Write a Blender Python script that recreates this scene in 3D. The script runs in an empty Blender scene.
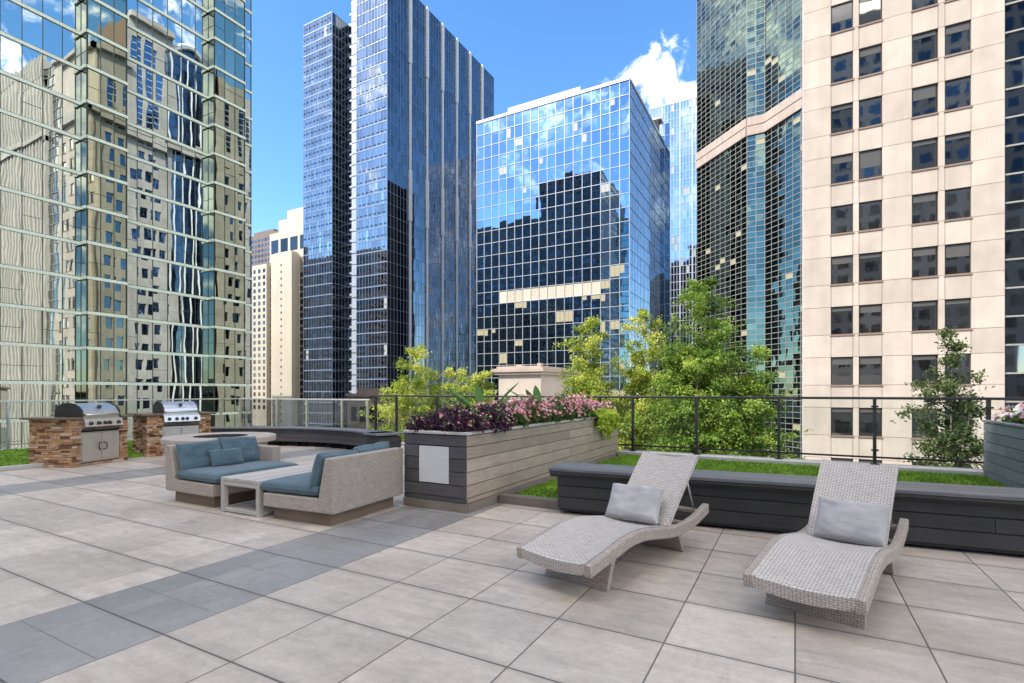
import bpy, math, random
import numpy as np
from mathutils import Vector, Matrix, noise

# ------------------------------------------------------------------ camera, sky, sun, exposure
S = bpy.context.scene
COL = S.collection
rad = math.radians
cam_d = bpy.data.cameras.new('camera')
cam = bpy.data.objects.new('camera', cam_d); COL.objects.link(cam)
cam.location = (0, 0, 1.33)
cam.rotation_euler = (rad(90), 0, rad(28.7))
cam_d.sensor_width = 36; cam_d.lens = 517 / 1024 * 36
cam_d.shift_y = 50.5 / 1024
cam_d.clip_start = 0.1; cam_d.clip_end = 6000
S.camera = cam

SUN_AZ = (-0.60, -0.80)          # horizontal direction towards the sun
SUN_EL = 44
w = bpy.data.worlds.new('World'); S.world = w; w.use_nodes = True
nt = w.node_tree; N = nt.nodes; L = nt.links
N.clear()
out = N.new('ShaderNodeOutputWorld'); bg = N.new('ShaderNodeBackground')
sky = N.new('ShaderNodeTexSky'); sky.sky_type = 'NISHITA'; sky.sun_disc = False
sky.sun_elevation = rad(SUN_EL)
sky.sun_rotation = math.atan2(SUN_AZ[0], SUN_AZ[1])
sky.air_density = 1.0; sky.dust_density = 0.25; sky.ozone_density = 3.0; sky.altitude = 200
bg.inputs['Strength'].default_value = 0.15
# clouds live in the sky itself, placed by direction
tc = N.new('ShaderNodeTexCoord')
nz = N.new('ShaderNodeTexNoise'); nz.inputs['Scale'].default_value = 17; nz.inputs['Detail'].default_value = 9
nz.inputs['Roughness'].default_value = 0.62; nz.inputs['Distortion'].default_value = 0.5
L.new(tc.outputs['Generated'], nz.inputs['Vector'])
def vmath(op, a, b=None):
    n = N.new('ShaderNodeVectorMath'); n.operation = op
    for i, q in enumerate((a, b)):
        if q is None: continue
        if isinstance(q, (tuple, list)): n.inputs[i].default_value = q
        else: L.new(q, n.inputs[i])
    return n
def smath(op, a, b=None, c=None, clamp=False):
    n = N.new('ShaderNodeMath'); n.operation = op; n.use_clamp = clamp
    for i, q in enumerate((a, b, c)):
        if q is None: continue
        if isinstance(q, (int, float)): n.inputs[i].default_value = q
        else: L.new(q, n.inputs[i])
    return n.outputs[0]
tot = None
for cdir, sx, sz in (((-.195, .838, .50), 0.075, .05), ((-.255, .83, .485), .06, .026), ((-.16, .86, .47), .05, .055), ((-.19, .86, .45), .045, .045),
                     ((.1, -.50, .90), .90, .76), ((.75, -.3, .6), .75, .6), ((-.75, -.2, .75), .5, .4), ((.25, -.75, .62), .5, .4)):  # last row: unseen clouds added overhead to lighten the shaded terrace
    c = Vector(cdir).normalized()
    d = vmath('SUBTRACT', tc.outputs['Generated'], tuple(c))
    d2 = vmath('MULTIPLY', d.outputs[0], (1 / sx, 1 / sx, 1 / sz))
    ln = vmath('LENGTH', d2.outputs[0])
    m = smath('SUBTRACT', 1.0, ln.outputs['Value'])
    tot = m if tot is None else smath('MAXIMUM', tot, m)
cut = smath('MULTIPLY', smath('MINIMUM', smath('ADD', tot, 0.32), 0.0), 7.0)
tot = smath('ADD', smath('ADD', smath('MULTIPLY', tot, 0.85), cut), smath('MULTIPLY', smath('SUBTRACT', nz.outputs['Fac'], 0.5), 2.9))
mr = N.new('ShaderNodeMapRange'); mr.interpolation_type = 'SMOOTHSTEP'
mr.inputs['From Min'].default_value = 0.05; mr.inputs['From Max'].default_value = 0.85
L.new(tot, mr.inputs['Value'])
mixc = N.new('ShaderNodeMixRGB'); mixc.inputs[2].default_value = (11.0, 10.3, 9.3, 1)
hs = N.new('ShaderNodeHueSaturation'); hs.inputs['Saturation'].default_value = 1.2; hs.inputs['Value'].default_value = .85
L.new(sky.outputs[0], hs.inputs['Color'])
L.new(mr.outputs[0], mixc.inputs[0]); L.new(hs.outputs[0], mixc.inputs[1])
L.new(mixc.outputs[0], bg.inputs['Color']); L.new(bg.outputs[0], out.inputs['Surface'])

sd = bpy.data.lights.new('sun', 'SUN'); sun = bpy.data.objects.new('sun', sd); COL.objects.link(sun)
sd.energy = 2.2; sd.angle = rad(0.5); sd.color = (1.0, 0.935, 0.85)
tos = Vector((SUN_AZ[0] * math.cos(rad(SUN_EL)), SUN_AZ[1] * math.cos(rad(SUN_EL)), math.sin(rad(SUN_EL))))
sun.rotation_euler = tos.to_track_quat('Z', 'Y').to_euler()
sun.location = (0, 0, 60)
S.view_settings.view_transform = 'Standard'; S.view_settings.look = 'None'
S.view_settings.exposure = 1.46; S.view_settings.gamma = 1.0; S.view_settings.use_curve_mapping = False

# ------------------------------------------------------------------ helpers
rng = random.Random(7)
nrng = np.random.default_rng(11)

class MB:
    """collects polygons (world coordinates) and links them as ONE mesh object"""
    def __init__(s): s.v = []; s.f = []; s.m = []; s.r = []; s.cur = 0.5; s.mat = 0
    def add(s, vs, fs, M=None, mat=None, r=None):
        b = len(s.v)
        if M is not None: vs = [tuple(M @ Vector(p)) for p in vs]
        s.v.extend([tuple(p) for p in vs])
        for f in fs:
            s.f.append(tuple(b + i for i in f)); s.m.append(s.mat if mat is None else mat); s.r.append(s.cur if r is None else r)
    def quad(s, a, b, c, d, **k): s.add([a, b, c, d], [(0, 1, 2, 3)], **k)
    def box(s, x0, x1, y0, y1, z0, z1, M=None, **k):
        s.add([(x0,y0,z0),(x1,y0,z0),(x1,y1,z0),(x0,y1,z0),(x0,y0,z1),(x1,y0,z1),(x1,y1,z1),(x0,y1,z1)],
              [(0,3,2,1),(4,5,6,7),(0,1,5,4),(1,2,6,5),(2,3,7,6),(3,0,4,7)], M=M, **k)
    def obox(s, P, U, V, lu0, lu1, lv0, lv1, z0, z1, **k):
        """box in a frame: P origin, U and V horizontal unit vectors"""
        def q(a, b, z): return (P[0]+U[0]*a+V[0]*b, P[1]+U[1]*a+V[1]*b, z)
        s.add([q(lu0,lv0,z0),q(lu1,lv0,z0),q(lu1,lv1,z0),q(lu0,lv1,z0),q(lu0,lv0,z1),q(lu1,lv0,z1),q(lu1,lv1,z1),q(lu0,lv1,z1)],
              [(0,3,2,1),(4,5,6,7),(0,1,5,4),(1,2,6,5),(2,3,7,6),(3,0,4,7)], **k)
    def prism(s, poly, a0, a1, fn, **k):
        """poly of 2-tuples extruded between a0 and a1; fn(p, a) -> 3D point"""
        n = len(poly)
        vs = [fn(p, a0) for p in poly] + [fn(p, a1) for p in poly]
        fs = [tuple(range(n - 1, -1, -1)), tuple(range(n, 2 * n))] + [(i, (i + 1) % n, n + (i + 1) % n, n + i) for i in range(n)]
        s.add(vs, fs, **k)
    def tube(s, pts, rads, n=8, cap=True, **k):
        pts = [Vector(p) for p in pts]
        if isinstance(rads, (int, float)): rads = [rads] * len(pts)
        vs = []; fs = []; prev = None
        for i, p in enumerate(pts):
            t = (pts[min(i + 1, len(pts) - 1)] - pts[max(i - 1, 0)]).normalized()
            if prev is None:
                a = t.orthogonal().normalized()
            else:
                a = (prev - t * prev.dot(t)).normalized()
            prev = a; b = t.cross(a)
            for j in range(n):
                g = 2 * math.pi * j / n
                vs.append(tuple(p + (a * math.cos(g) + b * math.sin(g)) * rads[i]))
        for i in range(len(pts) - 1):
            for j in range(n):
                fs.append((i*n+j, i*n+(j+1) % n, (i+1)*n+(j+1) % n, (i+1)*n+j))
        if cap:
            fs.append(tuple(range(n - 1, -1, -1))); fs.append(tuple((len(pts)-1)*n + j for j in range(n)))
        s.add(vs, fs, **k)
    def lathe(s, prof, c, n=40, **k):
        vs = []; fs = []
        for (r, z) in prof:
            for j in range(n):
                g = 2*math.pi*j/n; vs.append((c[0]+r*math.cos(g), c[1]+r*math.sin(g), c[2]+z))
        for i in range(len(prof) - 1):
            for j in range(n):
                fs.append((i*n+j, i*n+(j+1) % n, (i+1)*n+(j+1) % n, (i+1)*n+j))
        s.add(vs, fs, **k)
    def build(s, name, mats, parent=None, smooth=False, bevel=0, world=True):
        me = bpy.data.meshes.new(name)
        V = np.array(s.v, dtype=float).reshape(-1, 3)
        if parent is not None and world:
            M = parent.get('_f')
            if M is not None:
                x, y, z, a = M; V = V - np.array([x, y, z]); c_, s_ = math.cos(-a), math.sin(-a)
                V = np.stack([V[:,0]*c_-V[:,1]*s_, V[:,0]*s_+V[:,1]*c_, V[:,2]], 1)
        me.from_pydata(V.tolist(), [], s.f)
        if not isinstance(mats, (list, tuple)): mats = [mats]
        for m in mats: me.materials.append(m)
        me.polygons.foreach_set('material_index', s.m)
        at = me.attributes.new('rnd', 'FLOAT', 'FACE'); at.data.foreach_set('value', s.r)
        # metric UVs from each face's own frame
        uv = me.uv_layers.new(name='UVMap')
        nl = len(me.loops); li = np.zeros(nl, dtype=np.int32); me.loops.foreach_get('vertex_index', li)
        npol = len(me.polygons); nn = np.zeros(npol*3); me.polygons.foreach_get('normal', nn); nn = nn.reshape(-1, 3)
        tt = np.zeros(npol, dtype=np.int32); me.polygons.foreach_get('loop_total', tt)
        T = np.cross(np.array([0, 0, 1.0]), nn); l = np.linalg.norm(T, axis=1)
        T[l < 0.12] = (1, 0, 0); l[l < 0.12] = 1; T /= l[:, None]
        B = np.cross(nn, T); pi = np.repeat(np.arange(npol), tt)
        P = V[li]; uvs = np.stack([(P*T[pi]).sum(1), (P*B[pi]).sum(1)], 1)
        uv.data.foreach_set('uv', uvs.ravel())
        if smooth: me.polygons.foreach_set('use_smooth', [True]*npol)
        o = bpy.data.objects.new(name, me); COL.objects.link(o)
        if parent is not None:
            o.parent = parent
            if parent.get('_f') is not None: o['_f'] = parent['_f']
        if bevel:
            b = o.modifiers.new('bevel', 'BEVEL'); b.width = bevel; b.segments = 2; b.limit_method = 'ANGLE'; b.angle_limit = rad(40)
        return o

def tag(o, label=None, cat=None, group=None, kind=None):
    if label: o['label'] = label
    if cat: o['category'] = cat
    if group: o['group'] = group
    if kind: o['kind'] = kind
    return o
def thing(name, label, cat, loc=(0, 0, 0), rz=0, group=None):
    o = bpy.data.objects.new(name, None); COL.objects.link(o); o.empty_display_size = 0.2
    o.location = loc; o.rotation_euler = (0, 0, rz); o['_f'] = [loc[0], loc[1], loc[2], rz]
    return tag(o, label, cat, group)
def set_uv(o, fn):
    me = o.data; uv = me.uv_layers[0].data
    for l in me.loops: uv[l.index].uv = fn(me.vertices[l.vertex_index].co)
def copy_tree(o, parent=None):
    c = o.copy(); COL.objects.link(c); c.parent = parent
    for ch in list(o.children): copy_tree(ch, c)
    return c

# ------------------------------------------------------------------ materials
class NB:
    def __init__(s, name):
        s.m = bpy.data.materials.new(name); s.m.use_nodes = True; s.t = s.m.node_tree
        s.n = s.t.nodes; s.l = s.t.links; s.b = s.n['Principled BSDF']
    def put(s, q, sock):
        if hasattr(q, 'is_output'): s.l.new(q, sock)
        elif isinstance(q, (tuple, list)) and len(q) == 3 and sock.type == 'RGBA': sock.default_value = (*q, 1)
        else: sock.default_value = q
    def math(s, op, a, b=None, c=None, clamp=False):
        n = s.n.new('ShaderNodeMath'); n.operation = op; n.use_clamp = clamp
        for i, q in enumerate((a, b, c)):
            if q is not None: s.put(q, n.inputs[i])
        return n.outputs[0]
    def vm(s, op, a, b=None):
        n = s.n.new('ShaderNodeVectorMath'); n.operation = op
        s.put(a, n.inputs[0])
        if b is not None: s.put(b, n.inputs[1])
        return n.outputs[0]
    def coord(s, k='Object'): return s.n.new('ShaderNodeTexCoord').outputs[k]
    def geo(s, k='Position'): return s.n.new('ShaderNodeNewGeometry').outputs[k]
    def noise(s, vec, scale, det=4, rough=.55, dist=0, out='Fac'):
        n = s.n.new('ShaderNodeTexNoise'); s.l.new(vec, n.inputs['Vector'])
        n.inputs['Scale'].default_value = scale; n.inputs['Detail'].default_value = det
        n.inputs['Roughness'].default_value = rough; n.inputs['Distortion'].default_value = dist
        return n.outputs[out]
    def white(s, vec):
        n = s.n.new('ShaderNodeTexWhiteNoise'); n.noise_dimensions = '3D'; s.l.new(vec, n.inputs['Vector']); return n.outputs['Value']
    def ramp(s, fac, stops):
        n = s.n.new('ShaderNodeValToRGB'); s.put(fac, n.inputs[0]); e = n.color_ramp.elements
        while len(e) < len(stops): e.new(0.5)
        for i, (p, c) in enumerate(stops): e[i].position = p; e[i].color = (*c, 1)
        return n.outputs[0]
    def mix(s, fac, a, b, mode='MIX'):
        n = s.n.new('ShaderNodeMixRGB'); n.blend_type = mode
        s.put(fac, n.inputs[0]); s.put(a, n.inputs[1]); s.put(b, n.inputs[2]); return n.outputs[0]
    def rng(s, v, a, b, c, d, interp='LINEAR'):
        n = s.n.new('ShaderNodeMapRange'); n.interpolation_type = interp
        s.put(v, n.inputs[0])
        for i, q in enumerate((a, b, c, d)): n.inputs[i+1].default_value = q
        return n.outputs[0]
    def sep(s, v):
        n = s.n.new('ShaderNodeSeparateXYZ'); s.l.new(v, n.inputs[0]); return n.outputs
    def comb(s, x=0, y=0, z=0):
        n = s.n.new('ShaderNodeCombineXYZ')
        for i, q in enumerate((x, y, z)): s.put(q, n.inputs[i])
        return n.outputs[0]
    def attr(s, name='rnd'):
        n = s.n.new('ShaderNodeAttribute'); n.attribute_name = name; return n.outputs['Fac']
    def bump(s, h, strength=.3, dist=.01):
        n = s.n.new('ShaderNodeBump'); n.inputs['Strength'].default_value = strength; n.inputs['Distance'].default_value = dist
        s.l.new(h, n.inputs['Height']); s.l.new(n.outputs[0], s.b.inputs['Normal'])
    def set(s, **k):
        for a, q in k.items(): s.put(q, s.b.inputs[{'col':'Base Color','rough':'Roughness','metal':'Metallic','spec':'Specular IOR Level','coat':'Coat Weight','trans':'Transmission Weight','alpha':'Alpha'}[a]])
        return s.m

def simple(name, col, rough=.6, metal=0, var=.12, scale=6, bump=0, spec=.5):
    b = NB(name); v = b.noise(b.geo(), scale, 5)
    c = b.mix(1, col, b.rng(v, .25, .75, 1-var, 1+var), 'MULTIPLY')
    if bump: b.bump(b.noise(b.geo(), scale*8, 4), bump, .01)
    return b.set(col=c, rough=b.rng(v, .3, .7, max(.03, rough-.08), min(1, rough+.08)), metal=metal, spec=spec)

def mat_paving():
    b = NB('paving_tiles'); p = b.sep(b.geo()); X, Y = p[0], p[1]
    A = .61
    band1 = b.math('MULTIPLY', b.math('GREATER_THAN', X, -3.96), b.math('LESS_THAN', X, -3.04))
    band2 = b.math('MULTIPLY', b.math('GREATER_THAN', X, -9.87), b.math('LESS_THAN', X, -8.95))
    band = b.math('MAXIMUM', band1, band2)
    # joints across (lines running along X)
    fy = b.math('DIVIDE', b.math('SUBTRACT', Y, 1.57), A); ry = b.math('FRACT', fy)
    dy = b.math('MULTIPLY', b.math('MINIMUM', ry, b.math('SUBTRACT', 1, ry)), A)
    fx = b.math('DIVIDE', X, A); rx = b.math('FRACT', fx)
    dx = b.math('MULTIPLY', b.math('MINIMUM', rx, b.math('SUBTRACT', 1, rx)), A)
    # band joints : edges, midline and half joints
    def dl(v): return b.math('ABSOLUTE', b.math('SUBTRACT', X, v))
    de = b.math('MINIMUM', b.math('MINIMUM', dl(-3.96), dl(-3.04)), b.math('MINIMUM', dl(-9.87), dl(-8.95)))
    dm = b.math('MINIMUM', dl(-3.5), dl(-9.41))
    hy = b.math('FRACT', b.math('ADD', fy, .5)); dh = b.math('MULTIPLY', b.math('MINIMUM', hy, b.math('SUBTRACT', 1, hy)), A)
    left = b.math('LESS_THAN', X, -3.04)
    kx = b.math('ADD', dx, b.math('MULTIPLY', band, 1.0))
    def line(d, w0, w1, k): return b.rng(d, w0, w1, k, 0, 'SMOOTHSTEP')
    far = b.math('MULTIPLY', left, .6)
    jx = b.math('MULTIPLY', line(kx, .002, .0055, 1), b.math('SUBTRACT', 1, far))
    # every third joint along Y is a wider dark one on the right field
    j3 = b.math('FRACT', b.math('DIVIDE', b.math('ADD', fy, .001), 2)); 
    jy = line(dy, .003, .008, 1)
    jb = b.math('MULTIPLY', band, b.math('MULTIPLY', b.math('MAXIMUM', line(dm, .0015, .004, .5), line(dh, .0015, .004, .5)), 1))
    je = line(de, .002, .006, .75)
    jt = b.math('MAXIMUM', b.math('MAXIMUM', jx, jy), b.math('MAXIMUM', jb, je))
    cell = b.comb(b.math('FLOOR', fx), b.math('FLOOR', fy), b.math('MULTIPLY', band, 3))
    rv = b.white(cell)
    pos = b.geo()
    off = b.vm('ADD', pos, b.vm('MULTIPLY', b.comb(rv, rv, rv), (17., 31., 7.)))
    st = b.noise(b.vm('MULTIPLY', off, (1.2, 5., 1)), 2.2, 6, .6, .6)
    cl = b.noise(off, 1.6, 5, .6, .4)
    sp = b.noise(pos, 60, 3, .6)
    stain = b.noise(pos, .55, 5, .65, .3)
    base = b.ramp(b.math('ADD', b.math('MULTIPLY', st, .55), b.math('MULTIPLY', cl, .45)),
                  [(.3, (.40, .345, .29)), (.5, (.52, .452, .385)), (.68, (.62, .545, .468))])
    grey = b.ramp(cl, [(.3, (.235, .225, .215)), (.7, (.325, .31, .295))])
    c = b.mix(band, base, grey)
    c = b.mix(1, c, b.rng(rv, 0, 1, .84, 1.09), 'MULTIPLY')
    c = b.mix(1, c, b.rng(sp, .2, .8, .92, 1.07), 'MULTIPLY')
    c = b.mix(1, c, b.rng(stain, .3, .62, .80, 1.05), 'MULTIPLY')
    blot = b.noise(pos, 4.3, 6, .7, .8)
    c = b.mix(b.rng(blot, .56, .72, 0, .38), c, (.29, .24, .215))
    spk = b.noise(pos, 38, 3, .7); c = b.mix(b.rng(spk, .66, .74, 0, .45), c, (.17, .14, .12))
    drip = b.noise(b.vm('MULTIPLY', off, (2.2, .6, 1)), 1.3, 6, .75, 1.2); c = b.mix(b.rng(drip, .57, .66, 0, .22), c, (.24, .205, .185))
    fine = b.noise(pos, 13, 6, .75, .5); c = b.mix(1, c, b.rng(fine, .3, .7, .87, 1.1), 'MULTIPLY')
    c = b.mix(b.rng(dy, .008, .05, .25, 0), c, (.2, .18, .165))
    c = b.mix(b.math('MULTIPLY', jt, .82), c, (.055, .047, .043))
    b.bump(b.math('ADD', b.math('MULTIPLY', jt, -1), b.math('MULTIPLY', sp, .08)), .6, .006)
    return b.set(col=c, rough=b.rng(cl, .3, .7, .42, .62), spec=.4)

def mat_wicker(name, c0, c1, bw=.03, bh=.012, edge=(.24, .21, .19)):
    b = NB(name); uv = b.coord('UV')
    br = b.n.new('ShaderNodeTexBrick'); b.l.new(uv, br.inputs['Vector'])
    br.offset = .5; br.inputs['Scale'].default_value = 1; br.inputs['Brick Width'].default_value = bw; br.inputs['Row Height'].default_value = bh
    br.inputs['Mortar Size'].default_value = bh*.11; br.inputs['Mortar Smooth'].default_value = .6; br.inputs['Bias'].default_value = 0
    br.inputs['Color1'].default_value = (*c0, 1); br.inputs['Color2'].default_value = (*c1, 1); br.inputs['Mortar'].default_value = (*edge, 1)
    v = b.noise(uv, 9, 5); c = b.mix(1, br.outputs['Color'], b.rng(v, .3, .7, .95, 1.05), 'MULTIPLY')
    p = b.sep(uv)
    row = b.math('FLOOR', b.math('DIVIDE', p[1], bh)); ph = b.math('ADD', b.math('DIVIDE', p[0], bw), b.math('MULTIPLY', row, .5))
    arch = b.math('ABSOLUTE', b.math('SINE', b.math('MULTIPLY', ph, math.pi)))
    c = b.mix(1, c, b.rng(arch, 0, .8, .62, 1.04), 'MULTIPLY'); jit = b.noise(uv, 70, 2); c = b.mix(1, c, b.rng(jit, .3, .7, .88, 1.1), 'MULTIPLY')
    hgt = b.math('SUBTRACT', b.math('MULTIPLY', b.math('ABSOLUTE', b.math('SINE', b.math('MULTIPLY', p[1], math.pi/bh))), b.math('ADD', arch, .2)), br.outputs['Fac'])
    b.bump(hgt, .7, .004)
    return b.set(col=c, rough=.6)

def mat_wood(name, c0, c1, horiz=True, rough=.7, grain=1.0):
    b = NB(name); p = b.geo(); r = b.attr()
    o = b.vm('ADD', p, b.vm('MULTIPLY', b.comb(r, r, r), (13., 29., 5.)))
    uvp = b.sep(b.coord('UV'))
    q = b.comb(b.math('MULTIPLY', uvp[0], 3.), b.math('MULTIPLY', uvp[1], 55.), b.math('MULTIPLY', r, 40.))
    g = b.noise(q, 1, 5, .6, .4); k = b.noise(o, 3.2, 4, .6)
    c = b.ramp(b.math('ADD', b.math('MULTIPLY', g, .6*grain), b.math('MULTIPLY', k, 1-.6*grain)), [(.3, c0), (.7, c1)])
    c = b.mix(1, c, b.rng(r, 0, 1, .78, 1.16), 'MULTIPLY')
    b.bump(g, .35, .003)
    return b.set(col=c, rough=rough)

def mat_fabric(name, col):
    b = NB(name); p = b.coord('Object')
    v = b.noise(p, 5, 5); t = b.noise(p, 420, 2, .5)
    c = b.mix(1, col, b.rng(v, .3, .7, .84, 1.14), 'MULTIPLY'); c = b.mix(1, c, b.rng(t, .3, .7, .9, 1.1), 'MULTIPLY')
    b.bump(b.math('ADD', b.math('MULTIPLY', b.noise(p, 14, 4, .6), .8), b.math('MULTIPLY', t, .15)), .5, .012)
    b.b.inputs['Sheen Weight'].default_value = .25
    return b.set(col=c, rough=.9, spec=.2)

def mat_glass(name, tint, rough=.02, wob=0, wscale=.3, wvar=.25, metal=1.0):
    """reflective coated curtain-wall glass"""
    b = NB(name); r = b.attr()
    c = b.mix(1, tint, b.rng(r, 0, 1, 1-wvar, 1+wvar), 'MULTIPLY')
    if wob:
        n = b.noise(b.geo(), wscale, 2, .4)
        n2 = b.noise(b.vm('MULTIPLY', b.geo(), (1, 1, .35)), wscale*2.6, 1, .4)
        b.bump(b.math('ADD', n, b.math('MULTIPLY', n2, .35)), 1.0, wob)
    return b.set(col=c, rough=rough, metal=metal, spec=.5)

def mat_stone(name, col, var=.1, scale=1.2, rough=.75):
    b = NB(name); p = b.geo(); r = b.attr()
    v = b.noise(p, scale, 6, .6); v2 = b.noise(b.vm('MULTIPLY', p, (1, 1, .12)), scale*1.6, 4, .6)
    c = b.mix(1, col, b.rng(v, .3, .7, 1-var, 1+var), 'MULTIPLY')
    c = b.mix(1, c, b.rng(v2, .35, .65, 1-var*.8, 1+var*.5), 'MULTIPLY')
    c = b.mix(1, c, b.rng(r, 0, 1, .90, 1.06), 'MULTIPLY')
    b.bump(b.noise(p, 18, 4), .15, .01)
    return b.set(col=c, rough=rough, spec=.3)

def mat_leaf(name, stops, trans=.35, rough=.5):
    b = NB(name); r = b.attr(); c = b.ramp(r, stops)
    d = b.n.new('ShaderNodeBsdfTranslucent'); b.l.new(c, d.inputs['Color'])
    m = b.n.new('ShaderNodeMixShader'); m.inputs[0].default_value = trans
    b.set(col=c, rough=rough, spec=.3)
    o = b.n['Material Output']; b.l.new(b.b.outputs[0], m.inputs[1]); b.l.new(d.outputs[0], m.inputs[2]); b.l.new(m.outputs[0], o.inputs[0])
    return b.m

def mat_rail_glass():
    b = NB('railing_glass'); o = b.n['Material Output']
    t = b.n.new('ShaderNodeBsdfTransparent'); t.inputs[0].default_value = (.95, .97, .96, 1)
    g = b.n.new('ShaderNodeBsdfGlossy'); g.inputs['Roughness'].default_value = .01
    f = b.n.new('ShaderNodeFresnel'); f.inputs[0].default_value = 1.35
    m = b.n.new('ShaderNodeMixShader'); b.l.new(b.math('MULTIPLY', f.outputs[0], .6), m.inputs[0]); b.l.new(t.outputs[0], m.inputs[1]); b.l.new(g.outputs[0], m.inputs[2])
    b.l.new(m.outputs[0], o.inputs[0]); return b.m

def mat_stonepile():
    b = NB('stacked_stone'); r = b.attr(); p = b.geo()
    c = b.ramp(r, [(0, (.10, .05, .03)), (.2, (.27, .14, .075)), (.4, (.42, .25, .13)), (.55, (.28, .20, .15)), (.7, (.52, .34, .20)), (.85, (.40, .19, .09)), (1, (.58, .45, .32))])
    v = b.noise(p, 22, 5, .65); c = b.mix(1, c, b.rng(v, .25, .75, .7, 1.25), 'MULTIPLY')
    b.bump(v, .6, .012); return b.set(col=c, rough=.85, spec=.2)

def mat_turf():
    b = NB('turf'); r = b.attr(); n = b.noise(b.geo(), 3, 4)
    c = b.ramp(r, [(0, (.07, .15, .012)), (.5, (.14, .26, .022)), (1, (.24, .37, .05))])
    c = b.mix(1, c, b.rng(n, .3, .7, .68, 1.28), 'MULTIPLY')
    return b.set(col=c, rough=.7, spec=.2)

M = {}
M['paving'] = mat_paving()
M['wicker'] = mat_wicker('grey_wicker', (.66, .60, .545), (.57, .51, .46), .040, .0165)
M['wicker_fine'] = mat_wicker('beige_wicker', (.54, .46, .395), (.44, .37, .315), .032, .014, (.2, .165, .14))
M['plinth'] = mat_wood('plinth_wood', (.14, .095, .065), (.24, .17, .12))
M['table'] = mat_wood('grey_teak', (.37, .34, .31), (.52, .485, .45))
M['wood_dark'] = mat_wood('dark_boards', (.018, .018, .019), (.045, .044, .046), rough=.6)
M['wood_top'] = mat_wood('bench_top_boards', (.10, .10, .105), (.18, .18, .185), rough=.5)
M['wood_end'] = mat_wood('charcoal_boards', (.055, .05, .055), (.11, .10, .105))
M['wood_side_lit'] = mat_wood('weathered_boards_lit', (.25, .195, .15), (.42, .345, .275))  # weathered wood, with warm bounced light on the long side put into its colour
M['wood_blue'] = mat_wood('blue_grey_boards', (.15, .165, .175), (.235, .25, .258))
M['wood_curb'] = mat_wood('kerb_timber', (.15, .125, .10), (.26, .22, .18))
M['blue'] = mat_fabric('slate_blue_fabric', (.075, .125, .155))
M['grey'] = mat_fabric('grey_fabric', (.40, .385, .39))
M['white_panel'] = simple('white_panel', (.62, .61, .60), .35, 0, .04)
M['steel'] = simple('stainless_steel', (.66, .64, .62), .42, 1, .06, 12)
M['steel_dark'] = simple('dark_cast_metal', (.06, .055, .05), .4, .6)
M['door_steel'] = simple('door_panel', (.52, .47, .41), .4, .55, .06)
M['rail_dark'] = simple('dark_rail_paint', (.02, .021, .024), .4, .3)
M['rail_silver'] = simple('brushed_rail', (.55, .52, .47), .35, .85)
M['rail_glass'] = mat_rail_glass()
M['granite'] = simple('granite_counter', (.16, .10, .07), .25, 0, .5, 60)
M['stones'] = mat_stonepile()
M['pit'] = simple('cast_concrete', (.40, .345, .30), .75, 0, .12, 5, .2)
M['pit_in'] = simple('burnt_bowl', (.035, .028, .024), .9, 0, .4, 20, .4)
M['concrete'] = simple('concrete_kerb', (.40, .39, .375), .8, 0, .12, 4, .15)
M['turf'] = mat_turf()
M['soil'] = simple('soil', (.04, .03, .022), .95, 0, .3, 20, .5)
M['stone'] = mat_stone('limestone_panels', (.50, .425, .36), .09, .6)
M['stone_joint'] = simple('stone_joint', (.24, .165, .125), .9)
M['stone_w'] = mat_stone('carved_stone', (.47, .425, .38), .1, .5)
M['stone_pink'] = mat_stone('pink_stone', (.45, .36, .30), .1, .8)
M['stone_cream'] = mat_stone('cream_stone', (.54, .48, .38), .06, .1)
M['bronze'] = simple('bronze_frame', (.055, .048, .042), .4, .5)
M['win_h'] = mat_glass('window_glass', (.48, .46, .43), .03, .004, .8, .35)
M['win_dark'] = mat_glass('dark_window_glass', (.12, .14, .17), .05, 0, 1, .4)
M['win_far'] = mat_glass('far_window_glass', (.07, .075, .08), .1, 0, 1, .4)
M['win_blue'] = mat_glass('blue_window_glass', (.28, .36, .5), .04, .02, .6, .4)
M['gA'] = mat_glass('mirror_glass_green', (.64, .71, .66), .008, .009, .22, .07)
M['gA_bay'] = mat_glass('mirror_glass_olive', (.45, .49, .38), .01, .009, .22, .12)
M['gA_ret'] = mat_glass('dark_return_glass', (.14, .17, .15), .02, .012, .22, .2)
M['gA_band'] = simple('green_floor_band', (.72, .80, .66), .4, .0, .08, 2)
M['gA_mull'] = simple('dark_green_mullion', (.035, .05, .042), .4, .4)
M['gD'] = mat_glass('navy_glass', (.285, .315, .345), .02, .02, .12, .22)
M['gD_shade'] = mat_glass('navy_glass_shade', (.15, .172, .20), .02, .02, .12, .22)  # darker copy of the navy glass, shade of the east faces put into the tint
M['gE'] = mat_glass('blue_glass', (.25, .37, .48), .015, .03, .14, .18)
M['gE_shade'] = mat_glass('blue_glass_shade', (.22, .30, .38), .015, .03, .14, .2)  # darker copy of the blue glass, shade of the side face put into the tint
M['gF'] = mat_glass('pale_glass', (.42, .50, .60), .05, .02, .1, .15)
M['gG'] = mat_glass('green_black_glass', (.11, .165, .145), .02, .03, .2, .25)
M['gI'] = mat_glass('side_glass', (.26, .27, .28), .03, .015, .25, .2)
M['blind'] = simple('window_blind', (.36, .32, .20), .5, 0, .15, 1.5)
M['blind_w'] = simple('white_blind', (.36, .37, .35), .45, 0, .1, 1.5)
M['mull_l'] = simple('light_mullion', (.42, .44, .46), .4, .3)
M['mull_b'] = simple('blue_mullion', (.20, .25, .34), .4, .3)
M['mull_tan'] = simple('tan_mullion', (.35, .33, .29), .4, .2)
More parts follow.
